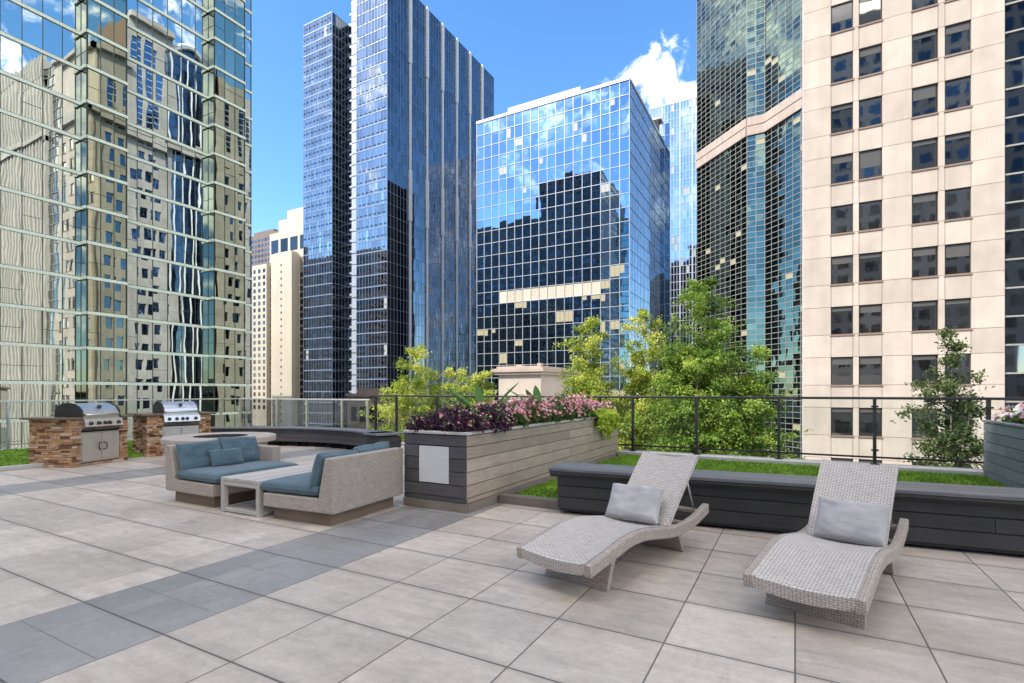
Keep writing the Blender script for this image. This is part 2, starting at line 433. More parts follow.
M['blind_grey'] = mat_glass('shaded_window_glass', (.24, .23, .215), .12, .004, 1, .3, .6)
M['pale_clad'] = simple('pale_blue_cladding', (.40, .44, .50), .35, .2, .05, .5)
M['fin'] = simple('fin_cladding', (.50, .53, .57), .4, .1, .05, .5)
M['white'] = simple('white_cladding', (.74, .74, .73), .5, 0, .05, .5)
M['core'] = simple('dark_core', (.03, .033, .04), .8)
M['brown'] = mat_stone('brown_masonry', (.19, .145, .125), .1, .5)
M['warm_dark'] = mat_stone('warm_dark_stone', (.23, .20, .17), .2, .3)
M['asphalt'] = simple('asphalt', (.05, .05, .052), .9, 0, .2, .5)
M['roofing'] = simple('roof_gravel', (.28, .27, .25), .9, 0, .15, 2)
M['own'] = mat_stone('pale_masonry', (.60, .55, .49), .06, .4)
M['bark'] = simple('bark', (.20, .17, .14), .9, 0, .35, 14, .4)
M['leaf_y'] = mat_leaf('leaf_yellow_green', [(0, (.15, .22, .025)), (.5, (.42, .50, .07)), (1, (.64, .64, .16))], .3)
M['leaf_g'] = mat_leaf('leaf_green', [(0, (.05, .11, .018)), (.5, (.19, .31, .04)), (1, (.42, .50, .09))], .28)
M['leaf_shade'] = mat_leaf('leaf_green_shade', [(0, (.035, .06, .02)), (.5, (.085, .13, .04)), (1, (.18, .22, .08))], .3)  # green darkened so that the leaf colour itself carries the tree's shade
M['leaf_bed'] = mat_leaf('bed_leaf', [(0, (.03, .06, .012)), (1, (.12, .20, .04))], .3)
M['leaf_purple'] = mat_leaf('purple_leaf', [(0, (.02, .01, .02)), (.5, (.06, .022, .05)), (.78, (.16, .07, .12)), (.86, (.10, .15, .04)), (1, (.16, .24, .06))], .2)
M['leaf_lime'] = mat_leaf('lime_leaf', [(0, (.28, .40, .03)), (1, (.62, .72, .10))], .4)
M['leaf_big'] = mat_leaf('banana_leaf', [(0, (.07, .17, .03)), (1, (.14, .27, .06))], .4)
M['petal_pink'] = mat_leaf('pink_petal', [(0, (.62, .17, .25)), (.55, (.75, .36, .40)), (1, (.82, .62, .60))], .35)
M['petal_white'] = mat_leaf('white_petal', [(0, (.65, .14, .25)), (.25, (.78, .38, .48)), (.35, (.82, .80, .77)), (1, (.84, .83, .82))], .35)

# ------------------------------------------------------------------ the setting: ground, podium, terrace
mb = MB(); mb.quad((-3000,-3000,-18), (3000,-3000,-18), (3000,3000,-18), (-3000,3000,-18))
tag(mb.build('street_ground', M['asphalt']), kind='structure')
mb = MB(); mb.box(-16.4, 9, 10.45, 34.0, -17.99, -4.2)
tag(mb.build('lower_roof_terrace', M['roofing']), kind='structure')
mb = MB(); mb.box(-16.2, 9, -5.9, 10.44, -17.99, -.03); mb.quad((-16.2,-5.9,0),(9,-5.9,0),(9,10.44,0),(-16.2,10.44,0))
tag(mb.build('terrace_paving', M['paving']), kind='structure')

# ------------------------------------------------------------------ curtain walls
def curtain(G, MU, P, U, Nrm, wid, z0, z1, nx, nz, jit=.004, pick=None, mw=.12, md=.12, mh=None, mat_m=0, skipv=None):
    """glass panels (each slightly out of plane) on G, a mullion grid on MU"""
    P = Vector((P[0], P[1], 0)); U = Vector((U[0], U[1], 0)); Nn = Vector((Nrm[0], Nrm[1], 0))
    mh = mw if mh is None else mh
    du = wid / nx; dz = (z1 - z0) / nz
    for i in range(nx):
        for j in range(nz):
            a = rng.gauss(0, jit) * du / 2; b = rng.gauss(0, jit) * dz / 2
            m = pick(i, j) if pick else 0
            q = []
            for (su, sz) in ((0, 0), (1, 0), (1, 1), (0, 1)):
                o = a * (2*su - 1) + b * (2*sz - 1)
                p = P + U * (du * (i + su)) + Nn * o; q.append((p.x, p.y, z0 + dz * (j + sz)))
            G.quad(*q, mat=m, r=rng.random())
    if MU is None: return
    for i in range(nx + 1):
        if skipv and skipv(i): continue
        MU.obox((P.x, P.y), (U.x, U.y), (Nn.x, Nn.y), i*du - mw/2, i*du + mw/2, -.1, md, z0, z1, mat=mat_m)
    for j in range(nz + 1):
        MU.obox((P.x, P.y), (U.x, U.y), (Nn.x, Nn.y), 0, wid, -.1, md + .02, z0 + j*dz - mh/2, z0 + j*dz + mh/2, mat=mat_m)

def build_windows(boxes, mat, t, name='window', cap=100):
    # the first ones (largest in view) are parts of their own, any rest is one part
    for bx in boxes[:cap]:
        b = MB(); b.box(*bx, r=rng.random()); b.build(name, mat, t)
    if len(boxes) > cap:
        b = MB()
        for bx in boxes[cap:]: b.box(*bx, r=rng.random())
        tag(b.build(name, mat, t), kind='stuff')
EX, NX, EY, NY = (1, 0), (-1, 0), (0, 1), (0, -1)

# A: mirrored green-banded tower on the left
tA = thing('glass_tower', 'mirrored glass tower at left with pale green floor bands and reflections of a stone building', 'building', (-62, 28, -18))
gA, mA, bA, cA = MB(), MB(), MB(), MB()
FA, Z0A = 3.45, 2.2
zA0, zA1 = Z0A - 6*FA, Z0A + 24*FA
def wallA(P, U, Nn, wid, n, bay=0, nf=30):
    curtain(gA, None, P, U, Nn, wid, zA0, zA1, n, nf, .0035, (lambda i, j: bay), 0)
    du = wid / n
    for i in range(n + 1):
        mA.obox(P, U, Nn, i*du - .03, i*du + .03, -.1, .035, zA0, zA1)
    for j in range(nf + 1):
        z = zA0 + j*FA
        bA.obox(P, U, Nn, -.0, wid, -.1, .14, z - .15, z + .15)
        mA.obox(P, U, Nn, 0, wid, -.1, .10, z + .152, z + .20)
    # transoms in some panes
    for i in range(n):
        for j in range(nf):
            if rng.random() < .22:
                z = zA0 + j*FA + FA*.45
                mA.obox(P, U, Nn, i*du, i*du + du, -.1, .025, z - .02, z + .02)
wallA((-62, 14.0), EY, EX, 10.4, 7)
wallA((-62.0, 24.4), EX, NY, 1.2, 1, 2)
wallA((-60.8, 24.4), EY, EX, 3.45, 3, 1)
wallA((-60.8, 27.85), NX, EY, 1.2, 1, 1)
wallA((-62, 27.85), EY, EX, 9.2, 6)
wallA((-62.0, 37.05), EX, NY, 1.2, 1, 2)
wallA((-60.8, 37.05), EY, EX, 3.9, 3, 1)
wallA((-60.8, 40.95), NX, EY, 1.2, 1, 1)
wallA((-62, 40.95), EY, EX, 1.7, 1)
wallA((-62, 42.65), NX, EY, 14, 8)
cA.box(-76, -62.4, 14.2, 42.4, -18, zA1 + .5); cA.box(-62.4, -61.1, 24.7, 27.6, -18, zA1 + .5); cA.box(-62.4, -61.1, 37.3, 40.7, -18, zA1 + .5)
gA.build('curtain_wall', [M['gA'], M['gA_bay'], M['gA_ret']], tA); bA.build('floor_band', M['gA_band'], tA); mA.build('mullion_grid', M['gA_mull'], tA); cA.build('core', M['core'], tA)

# C: cream stone tower and the brown one behind it
def cream_tower():
    t = thing('stone_tower', 'narrow cream stone tower with small square windows between two glass towers', 'building', (-250, 190, -18))
    b, wn = MB(), []
    def face(x0, x1, z1, Y, cols, dz=3.7, ww=1.5, wh=1.9, dep=25, win=True):
        b.box(x0, x1, Y, Y + dep, -18, z1)
        if not win: return
        n = int((z1 + 10) / dz)
        for k in range(n):
            z = z1 - 2.5 - k*dz
            for q in range(cols):
                xc = x0 + (x1 - x0)*(q + .5)/cols
                wn.append((xc - ww/2, xc + ww/2, Y - .05, Y + .1, z - wh, z))
    face(-275.2, -262.5, 74, 190, 3, ww=2.0, wh=2.2)
    b.box(-262.5, -226, 192, 222, -18, 91)                 # tall body
    b.box(-256, -226, 193, 222, 91, 98)
    b.box(-250, -226, 194, 222, 98, 103)
    b.box(-254.5, -237.5, 187, 193, -18, 76.5)             # projecting shaft
    b.box(-253, -239, 188, 192, 76.5, 78)
    for k in range(24): wn.append((-246.5, -245.5, 186.95, 187.1, 70 - k*3.7, 71.2 - k*3.7))
    for xa, xb in ((-262, -255), (-237, -231)):            # dark vertical slots
        for k in range(26):
            wn.append((xa, xb, 191.9, 192.1, 64 - 3.7*k, 66.6 - 3.7*k))
    for q in range(4): wn.insert(0, (-261 + 8*q, -255 + 8*q, 191.9, 192.1, 79.5, 87))
    b.build('wall', M['stone_cream'], t); b2 = MB(); b2.box(-262, -255, 191.93, 192.2, -18, 75); b2.box(-237, -231, 191.93, 192.2, -18, 75); b2.build('recessed_strip', M['brown'], t); build_windows(wn, M['win_far'], t)
cream_tower()
t = thing('masonry_tower', 'dark brown tower top peeking out behind the cream stone tower', 'building', (-330, 230, -18))
b = MB(); b.box(-345, -308, 232, 260, -18, 111); b.box(-340, -318, 236, 255, 111, 115); b.build('wall', M['brown'], t)
build_windows([(-344 + q*3.6, -342 + q*3.6, 231.9, 232.1, 106 - k*3.6, 108 - k*3.6) for k in range(10) for q in range(10)], M['win_dark'], t)

# D: tall navy glass tower
tD = thing('glass_tower', 'tallest dark navy glass tower with white vertical fins and a notched front', 'building', (-140, 132, -18))
g, mu, fin, sl, co = MB(), MB(), MB(), MB(), MB()
FD = 3.9
def pD(i, j): return 3 if rng.random() < (.01 if j < 20 else .002) else (2 if rng.random() < (.10 if j < 20 else .006) else 0)
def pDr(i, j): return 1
curtain(g, mu, (-161, 132), EX, NY, 15, -18, 138, 11, 40, .0012, pD, .10, .08, .42)
curtain(g, mu, (-146, 132), EY, EX, 12, -18, 138, 8, 40, .004, pDr, .10, .08, .16)
curtain(g, mu, (-134, 132), EX, NY, 14, -18, 143.9, 10, 41, .0012, pD, .10, .08, .42)
curtain(g, mu, (-146, 141), EX, NY, 12, -18, 138, 6, 40, .002, pD, .2, .08, .2)
curtain(g, mu, (-120, 132), EY, EX, 70, -18, 143.9, 42, 41, .0015, pDr, .09, .06, .10)
for k in range(41):                                   # pale slab edges in the notch
    z = -18 + k*3.9
    sl.box(-137.8, -134.05, 133.4, 140.9, z - 1.78, z + 1.78); sl.box(-141.5, -138.25, 136.0, 140.9, z - .4, z + .3)
    sl.box(-146, -141.5, 139.5, 140.9, z - .22, z + .1)
for i in range(1, 7):
    y = 132 + 9.6*i + (2.0 if i else 0)
    fin.box(-120, -119.4, y - .28, y + .28, -18, 143.9)
    fin.box(-120, -119.3, y - .55, y + .55, 118, 143.9)
    fin.box(-120, -119.3, y - .55, y + .55, 62, 80)
# rows of small dark vents on the south faces
vt = MB()
for x0, nn_ in ((-161, 22), (-134, 20)):
    for k in range(40):
        for q in range(nn_):
            if (q + k) % 3: vt.box(x0 + .35 + q*.68, x0 + .68 + q*.68, 131.86, 131.95, -17.2 + k*3.9 + 1.0, -16.75 + k*3.9 + 1.0)
ph_ = MB(); ph_.box(-145, -135, 144, 152, 138, 152); ph_.build('penthouse', M['white'], tD)
co.box(-160.7, -146.3, 132.4, 150, -18, 137.6); co.box(-146.5, -134.2, 141.5, 201, -18, 137.6); co.box(-133.8, -120.4, 132.4, 201.6, -18, 143.4); co.box(-134, -120.1, 132.1, 202, 143.3, 143.8)
g.build('curtain_wall', [M['gD'], M['gD_shade'], M['gF'], M['blind_w']], tD); mu.build('mullion_grid', M['mull_b'], tD); fin.build('vertical_fins', M['fin'], tD)
sl.build('balcony_slabs', M['pale_clad'], tD); co.build('core', M['core'], tD); vt.build('vent_rows', M['core'], tD)

# E: blue grid tower
tE = thing('glass_tower', 'blue glass tower with a light square grid and scattered drawn blinds in the centre', 'building', (-66, 144, -18))
g, mu, st, co = MB(), MB(), MB(), MB()
nxE, nzE, ztE = 18, 27, 89.5
dzE = (ztE + 18) / nzE
lit = {}
for j in range(nzE):
    i = 0
    while i < nxE:
        if rng.random() < (.07 if j < 14 else .012):
            for q in range(rng.choice([1, 1, 2, 3, 4])): lit[(i + q, j)] = 2 if j < 14 else 3
            i += 4
        i += 1
for (i, j) in [(4,25),(5,24),(3,22),(8,22),(12,24),(13,23),(6,20),(15,19),(16,25)]: lit[(i, j)] = 3
refl_row = 12  # row of opaque cream panels painted in place of a reflected stone band
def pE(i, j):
    if j == refl_row and 3 <= i <= 14: return 4
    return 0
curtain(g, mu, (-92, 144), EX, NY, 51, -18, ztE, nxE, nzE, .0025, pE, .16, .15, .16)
curtain(g, mu, (-41, 144), EY, EX, 37, -18, ztE, 22, nzE, .004, lambda i, j: 1, .10, .08, .10)
curtain(g, mu, (-41, 183), EY, EX, 9, -18, ztE + 7, 6, nzE, .004, lambda i, j: 1, .10, .08, .10)
curtain(g, mu, (-41, 181), EX, NY, 3.5, -18, ztE + 4, 2, nzE, .004, lambda i, j: 1, .10, .08, .10)
co.box(-91.6, -41.4, 144.4, 180.6, -18, ztE - .1); co.box(-60, -41.4, 181.4, 192, -18, ztE + 6.5)
for (i, j), m_ in lit.items():                      # part-drawn blinds just proud of the glass
    if i >= nxE or (j == refl_row and 3 <= i <= 14): continue
    x = -92 + i*51/nxE; w_ = 51/nxE; zt_ = -18 + (j+1)*dzE - .12; hb = dzE*rng.choice([.3, .45, .5, .6, .8])
    for h_ in range(rng.choice([1, 2])):
        xa = x + .12 + (w_-.24)*(h_*.5); xb = xa + (w_-.24)*.48
        g.quad((xa, 143.94, zt_ - hb), (xb, 143.94, zt_ - hb), (xb, 143.94, zt_), (xa, 143.94, zt_), mat=m_, r=rng.random())
st.box(-92.1, -40.9, 143.7, 144.5, ztE, ztE + .9); st.box(-41.4, -40.8, 144.5, 181, ztE, ztE + .9)
st.box(-82, -57, 147, 165, ztE + .0, ztE + 4.2)
st.box(-44, -40.7, 181.6, 192, ztE + 6.6, ztE + 7.4)
g.build('curtain_wall', [M['gE'], M['gE_shade'], M['blind'], M['blind_w'], M['stone_cream']], tE); mu.build('mullion_grid', M['mull_l'], tE)
st.build('roof_screen', M['white'], tE); co.build('core', M['core'], tE)

# F: pale tower
tF = thing('glass_tower', 'pale blue glass tower seen in the gap beside the dark chamfered tower', 'building', (-50, 290, -18))
g, mu, co = MB(), MB(), MB()
curtain(g, mu, (-75, 270), EX, NY, 45, -18, 148, 30, 42, .002, lambda i, j: 1 if rng.random() < .05 else 0, .22, .2, .25)
co.box(-74.5, -30.5, 270.5, 300, -18, 147.5)
for i in (0, 10, 16, 20, 30): mu.box(-75 + i*1.5 - .35, -75 + i*1.5 + .35, 269.7, 270, -18, 148)
g.build('curtain_wall', [M['gF'], M['blind_w']], tF); mu.build('mullion_grid', M['pale_clad'], tF); co.build('core', M['core'], tF)

# G: chamfered dark tower
tG = thing('glass_tower', 'dark green chamfered glass tower with fine tan grid beside the beige building', 'building', (-7, 150, -18))
g, mu, co = MB(), MB(), MB(); stG = {60.7: MB(), 130: MB()}
q = math.sqrt(.5)
def pG(i, j): return 1 if rng.random() < .015 else 0
# saw-tooth plan: 45 degree face, short south face, 45 degree face
p0 = Vector((-22.96, 144.76)); 
DU = Vector((q, -q)); DN = Vector((-q, -q))
L1 = 18.6; p1 = p0 + DU*L1; p2 = p1 + Vector((3.76, 0)); L2 = 16.0; p3 = p2 + DU*L2
def bandsG(P, U, Nn, wid):
    for z, st in stG.items():
        st.obox(P, U, Nn, 0, wid, -.1, .45, z, z + 1.9); st.obox(P, U, Nn, 0, wid, -.1, .35, z + 2.3, z + 4.2); st.obox(P, U, Nn, 0, wid, -.1, .2, z + 1.9, z + 2.3)
for P, U, Nn, wid, n in ((p0, DU, DN, L1, 10), (p1, Vector((1, 0)), Vector((0, -1)), 3.76, 2), (p2, DU, DN, L2, 8)):
    curtain(g, mu, P, U, Nn, wid, -18, 166, n, 147, .004, pG, .09, .06, .11)
    bandsG(tuple(P), tuple(U), tuple(Nn), wid)
co.prism([(p0.x+.2, p0.y+.4), (p1.x+.1, p1.y+.5), (p2.x, p2.y+.5), (p3.x, p3.y+.5), (p3.x+6, p3.y+30), (p0.x+.2, p0.y+30)], -18, 165.5, lambda p, a: (p[0], p[1], a))
g.build('curtain_wall', [M['gG'], M['blind']], tG); mu.build('mullion_grid', M['mull_tan'], tG); [b_.build('stone_band', M['stone_pink'], tG) for b_ in stG.values()]; co.build('core', M['core'], tG)

# H: beige stone building on the right with paired windows; carved west front seen in the mirror glass
tH = thing('stone_building', 'beige stone paneled building at right with paired dark windows in rows', 'building', (7, 50.2, -18))
YH = 50.2; XL, XR = .59, 13.39
cols = [(2.61, 4.13), (4.54, 6.07), (7.98, 9.57), (9.98, 11.5)]
FH, WH, SZ = 4.15, 2.3, 1.9
k0, k1 = -4, 13
pan, jn, orn = MB(), MB(), MB()
jn.box(XL + .04, XR - .02, YH + .42, YH + .6, -18, 71); jn.box(XL + .9, XR - .02, YH + .6, YH + 16, -18, 71)
G_ = .03
def panel(x0, x1, z0, z1, dep=.34): pan.box(x0 + G_/2, x1 - G_/2, YH, YH + dep + .1, z0 + G_/2, z1 - G_/2, r=rng.random())
xs = [XL, 2.61, 4.13, 4.54, 6.07, 7.98, 9.57, 9.98, 11.5, XR]
for k in range(k0, k1):
    s0 = SZ + FH*k; s1 = s0 + WH; s2 = s0 + FH
    for i in range(len(xs) - 1):
        a, b_ = xs[i], xs[i+1]; w_ = i in (1, 3, 5, 7)
        if not w_: panel(a, b_, s0, s1)
        panel(a, b_, s1, s2)
panel(XL, XR, SZ + FH*k1, 71)
W = 1.53; protos = []
for vi in range(5):
    # a window in its own frame (origin at lower left of the opening)
    fr, gl, sill = MB(), MB(), MB()
    for bx in ((0, W, .16, .24, 0, .07), (0, W, .16, .24, WH-.07, WH), (0, .06, .16, .24, .07, WH-.07), (W-.06, W, .16, .24, .07, WH-.07)): fr.box(*bx)
    tx, tz = rng.gauss(0, .012), rng.gauss(0, .012)
    gl.quad((.04, .20 - tx, .05), (W-.04, .20 + tx, .05), (W-.04, .20 + tx + tz, WH-.05), (.04, .20 - tx + tz, WH-.05), r=rng.random())
    bh = (0, .55, .9, .3, 1.3)[vi]
    sill.box(-.06, W + .06, -.07, .3, -.12, .02)
    f_ = fr.build('window', M['bronze'], tH, world=False); f_['_f'] = None
    gl.build('pane', M['win_h'], f_, world=False); sill.build('sill', M['stone_joint'], f_, world=False)
    if bh:
        bl = MB(); bl.box(.065, W-.065, .165, .172, WH - .07 - bh, WH - .072); bl.build('blind', M['blind_grey'], f_, world=False)
    protos.append(f_)
used = set(); q_ = 0
for k in range(k0, k1):
    for (a, b_) in cols:
        vi = q_ % 5 if q_ < 5 else rng.choice([0, 0, 0, 1, 1, 2, 3, 3, 4]); q_ += 1
        o = protos[vi] if vi not in used else copy_tree(protos[vi], tH)
        used.add(vi)
        o.location = (a - 7, 0, SZ + FH*k + 18)
# carved west front
for y0, y1, zt in ((YH + .02, 57.5, 71), (57.5, 66.2, 83), (75.5, 90, 78)):
    jn.box(XL + .95, XL + 14, y0 + .5, y1, -18, zt)
def wpanel(y0, y1, z0, z1, x=XL + .3, dep=.5): orn.box(x, x + dep, y0, y1, z0, z1, r=rng.random())
wwin = MB(); wmul = MB()
def wsection(ys, kinds, ztop, upper):
    for i in range(len(ys) - 1):
        y0, y1, kd = ys[i], ys[i+1], kinds[i]
        if kd == 's':
            z = -18
            while z < ztop:
                z2 = min(z + FH/2, ztop); wpanel(y0 + .012, y1 - .012, z + .012, z2 - .012); z = z2
        else:
            for k in range(k0, 14):
                s0 = SZ + FH*k; s1 = s0 + 2.3; s2 = s0 + FH
                if s0 < 56:
                    wpanel(y0 + .012, y1 - .012, s1, s2)
            wpanel(y0, y1, -18, SZ + FH*k0)
            wpanel(y0, y1, ztop - 4.5, ztop); wpanel(y0, y1, 56.2, 59)
            wwin.quad((XL + .62, y0, -18), (XL + .62, y1, -18), (XL + .62, y1, ztop - 4), (XL + .62, y0, ztop - 4), r=rng.random())
            for z in np.arange(60, ztop - 5, 1.4): wmul.box(XL + .55, XL + .64, y0, y1, z - .06, z + .06)
wsection([YH + .36, 52.2, 53.4, 54.4, 55.6, 57.5], ['s', 'w', 's', 'w', 's'], 70.5, True)
wsection([57.5, 58.8, 60.2, 60.7, 62.1, 62.7, 64.1, 66.2], ['s', 'w', 's', 'w', 's', 'w', 's'], 82.5, True)
wsection([75.5, 77.5, 78.7, 80.2, 81.4, 83, 84.2, 86, 87.2, 90], ['s', 'w', 's', 'w', 's', 'w', 's', 'w', 's'], 77.5, True)
for z, p_ in ((56.4, .7), (57.6, .45)):
    orn.box(XL - p_, XL + .2, YH - p_, 74, z, z + .9); 
    if z > 40: orn.box(XL - p_, XR, YH - p_, YH + .05, z + .003, z + .893)
orn.box(XL - .7, XL + .3, 57.5, 66.2, 81.8, 83); orn.box(XL - .6, XL + .3, YH - .6, 57.5, 70.2, 71.2); orn.box(XL - .6, XR, YH - .6, YH + .1, 70.2, 71.1)
# bowed window bay with white ribs and an arched head
bow = MB(); rib = MB(); yc, hw = 70.85, 4.62
nb = 10
def bp(i, off=0):
    a = -1 + 2*i/nb
    return (XL + 1.5 - (1.0 + off)*math.sqrt(max(0, 1 - a*a*.93)), yc + a*(hw + off*.2))
for i in range(nb):
    a0, a1 = bp(i), bp(i + 1)
    top = 80 + 2.2*(1 - ((-1 + 2*(i + .5)/nb)**2))
    z = -18
    while z < top:
        z2 = min(z + 2.07, top)
        bow.quad((*a0, z), (*a1, z), (*a1, z2), (*a0, z2), r=rng.random()); z = z2
    for z in np.arange(-18, top, 2.07):
        rib.tube([(*bp(i, .06), z), (*bp(i + 1, .06), z)], .05, 4, mat=1)
for i in (1, 3, 5, 7, 9):
    rib.tube([(*bp(i, .14), -18), (*bp(i, .14), 80)], .16, 6)
rib.tube([(*bp(i, .5), 80 + 2.4*(1 - (-1 + 2*i/nb)**2)) for i in range(nb + 1)], .7, 6)
jn.box(XL + 3, XL + 14, 66.2, 75.5, -18, 81.5)
# ribbed east wing beyond a narrow glass slot
slot = MB(); smu = MB()
curtain(slot, smu, (XR, YH + .3), EX, NY, 5.0, -18, 71, 3, 43, .01, None, .1, .1, .12)
pier = MB(); pw = MB()
jn.box(XR + 5, 62, YH + 1.0, YH + 16, -18, 70)
for i in range(26):
    x = XR + 5 + i*1.7
    pier.box(x, x + .75, YH - .45, YH + 1.0, -18, 70, r=rng.random())
    pier.box(x - .1, x + .85, YH - .5, YH + 1.1, 70, 73.2, r=rng.random())
    pier.prism([(x - .05, 73.2), (x + .8, 73.2), (x + .375, 75.2)], YH - .4, YH + .6, lambda p, a: (p[0], a, p[1]), r=rng.random())
    pw.quad((x + .75, YH + .5, -18), (x + 1.7, YH + .5, -18), (x + 1.7, YH + .5, 68), (x + .75, YH + .5, 68), r=rng.random())
    for k in range(-4, 17): pier.box(x + .75, x + 1.7, YH + .3, YH + .9, SZ + FH*k + 2.7, SZ + FH*k + 3.8, r=rng.random())
pier.box(XR + 5, 62, YH - .2, YH + 1, 68, 70.5); pier.box(XR + 5, 62, YH - .8, YH + .2, 56.4, 57.6)
jn.build('core', M['stone_joint'], tH); pan.build('south_cladding', M['stone'], tH); orn.build('west_cladding', M['stone_w'], tH)
wwin.build('west_glazing', M['win_blue'], tH); wmul.build('west_glazing_bars', M['white'], tH)
bow.build('bow_window', M['win_dark'], tH); rib.build('bow_window_ribs', [M['white'], M['bronze']], tH)
pier.build('ribbed_wing', M['stone_w'], tH); pw.build('wing_glazing', M['win_dark'], tH)
slot.build('glass_slot', M['gI'], tH); smu.build('slot_mullions', M['mull_tan'], tH)

# the building the terrace belongs to, an added shade tower, and the towers that the mirror glass looks back at
def plain_block(name, label, x0, x1, y0, y1, zt, mat, fl=3.9, bay=3.2, band=None, glass='win_dark'):
    t = thing(name, label, 'building', ((x0+x1)/2, (y0+y1)/2, -18))
    b, wn = MB(), MB(); b.box(x0, x1, y0, y1, -18, zt)
    nfl = int((zt + 16) / fl)
    for k in range(nfl):
        z = -17 + k*fl
        for (P, U, Nn, wd) in (((x0, y1), EX, EY, x1-x0), ((x1, y0), EY, EX, y1-y0)):
            n = int(wd / bay)
            for i in range(n):
                wn.obox(P, U, Nn, (i+.2)*wd/n, (i+.8)*wd/n, -.05, .06, z + .8, z + fl - .7, r=rng.random())
    if band:
        st_ = MB(); st_.box(x0 - .2, x1 + .4, y0 - .2, y1 + .4, band, band + 4); st_.build('stone_band', M['stone_cream'], t)
    b.build('wall', mat, t); tag(wn.build('window', M[glass], t), kind='stuff')
plain_block('apartment_building', 'low pale masonry storeys that the terrace belongs to, behind the camera', -30, 20, -30, -10, 4.5, M['own'], 3.6, 4)
plain_block('apartment_building', 'unseen pale masonry tower added behind the camera to shade the terrace', -56, -30, -54, -40, 61, M['own'], 3.6, 3)  # invented block, placed and sized to cast the terrace's shade
plain_block('office_tower', 'grey stone tower mirrored in the windows of the beige building', -4, 44, -64, -44, 92, M['stone_w'], 3.9, 3.4)
plain_block('office_tower', 'dark tower mirrored in the blue grid tower', -206, -150, -70, -24, 118, M['warm_dark'], 3.9, 2.6)
plain_block('office_tower', 'taller dark tower mirrored in the right part of the blue grid tower', -148, -106, -60, -20, 140, M['warm_dark'], 3.9, 2.6)
plain_block('office_tower', 'grey stone tower standing east, mirrored in the sides of the glass towers', 62, 130, 170, 240, 95, M['stone_w'], 3.9, 3.4)
plain_block('office_tower', 'dark brown tower hidden behind the mirrored tower, seen only in reflections', -300, -215, 85, 125, 74, M['brown'], 3.9, 3)
plain_block('office_tower', 'brown tower mirrored low in the navy tower', -300, -230, -40, 20, 92, M['stone_pink'], 3.9, 3, 60)
# low brown block and pale pier on the next roof
t = thing('masonry_block', 'low brown masonry block behind the railing at the foot of the navy tower', 'building', (-58, 65, -18))
b = MB(); b.box(-63, -53.5, 60, 62, -18, .6); b.box(-63.2, -53.3, 59.8, 62.2, .6, 1.1); b.box(-61, -56, 60.3, 61.7, 1.1, 1.9); b.build('wall', M['brown'], t)
build_windows([(-62 + i*1.9, -60.9 + i*1.9, 59.9, 60.1, z, z + 2.2) for i in range(4) for z in (-3.2, -7)], M['win_dark'], t)
t = thing('stone_pier', 'pale pink stone pier with a moulded cap beyond the flower planter', 'pier', (-14, 25, -4.2))
DY = 3.5
b = MB(); b.box(-15.7, -12.87, 23.5+DY, 29+DY, -4.2, 2.35); b.build('wall', M['stone'], t)
b = MB(); b.box(-15.9, -12.67, 26.8, 32.7, 2.35, 2.5); b.box(-15.98, -12.6, 26.7, 32.8, 2.5, 2.72); b.box(-15.8, -12.8, 26.9, 32.6, 2.72, 2.85); b.box(-13.1, -12.85, 26.95, 27.25, 2.853, 3.0); b.box(-14.8, -14.4, 27.5, 28, 2.853, 2.98); b.build('cap', M['stone_pink'], t, bevel=.02)

# ------------------------------------------------------------------ railings
def railing(name, label, paths, base, top, mat, posts, off_low=.10):
    """paths: list of straight runs ((x0,y0),(x1,y1)); posts on each run by distance"""
    x0, y0 = paths[0][0]
    t = thing(name, label, 'railing', (x0, y0, base))
    for (a, b), ds in zip(paths, posts):
        a = Vector((*a, 0)); b = Vector((*b, 0)); U = (b - a).normalized(); V = Vector((-U.y, U.x, 0)); ln = (b - a).length
        P = (a.x, a.y); u = (U.x, U.y); v = (V.x, V.y)
        r = MB(); r.obox(P, u, v, -.02, ln + .02, -.022, .022, top - .042, top); r.build('top_rail', mat, t, bevel=.006)
        r = MB(); r.obox(P, u, v, 0, ln, -.014, .014, base + off_low, base + off_low + .03); r.build('bottom_rail', mat, t)
        for d in ds:
            p = MB(); p.obox(P, u, v, d - .022, d + .022, -.03, .03, base, top - .036)
            p.obox(P, u, v, d - .06, d + .06, -.06, .06, base, base + .014)
            p.obox(P, u, v, d - .05, d + .05, -.045, -.031, top - .17, top - .14); p.obox(P, u, v, d - .05, d + .05, -.045, -.031, base + .22, base + .25)
            p.build('post', mat, t)
        ends = [0] + list(ds) + [ln]
        for i in range(len(ends) - 1):
            if ends[i+1] - ends[i] < .3: continue
            g = MB(); g.obox(P, u, v, ends[i] + .03, ends[i+1] - .03, -.004, .004, base + off_low + .04, top - .045)
            g.build('glass_panel', M['rail_glass'], t)
RY = 10.25
railing('railing', 'dark metal railing with clear glass panels along the grass and flower planter', [((-9.9, RY), (6.8, RY))], .15, 1.25, M['rail_dark'],
        [[x + 9.9 for x in (-9.72, -9.0, -7.7, -6.4, -5.0, -3.54, -2.85, -1.63, -.25, 1.14, 2.55, 4.0, 5.4)]])
railing('railing', 'silver metal railing with clear glass panels behind the curved bench and the grills', [((-15.5, -3.0), (-15.5, RY)), ((-15.5, RY), (-9.95, RY))], .03, 1.14, M['rail_silver'],
        [[3 + y for y in (-1.2, 1.3, 3.0, 4.75, 6.4, 8.0, 9.65)], [0.05, 1.83, 3.14, 4.55, 5.5]])
mb = MB(); mb.box(-3.1, 7, 10.05, 10.44, 0, .149); mb.box(-16.0, -3.1, 10.12, 10.44, 0, .03)
mb.box(-15.9, -15.3, -5, 10.12, 0, .028)
tag(mb.build('concrete_kerb', M['concrete'], bevel=.01), kind='structure')

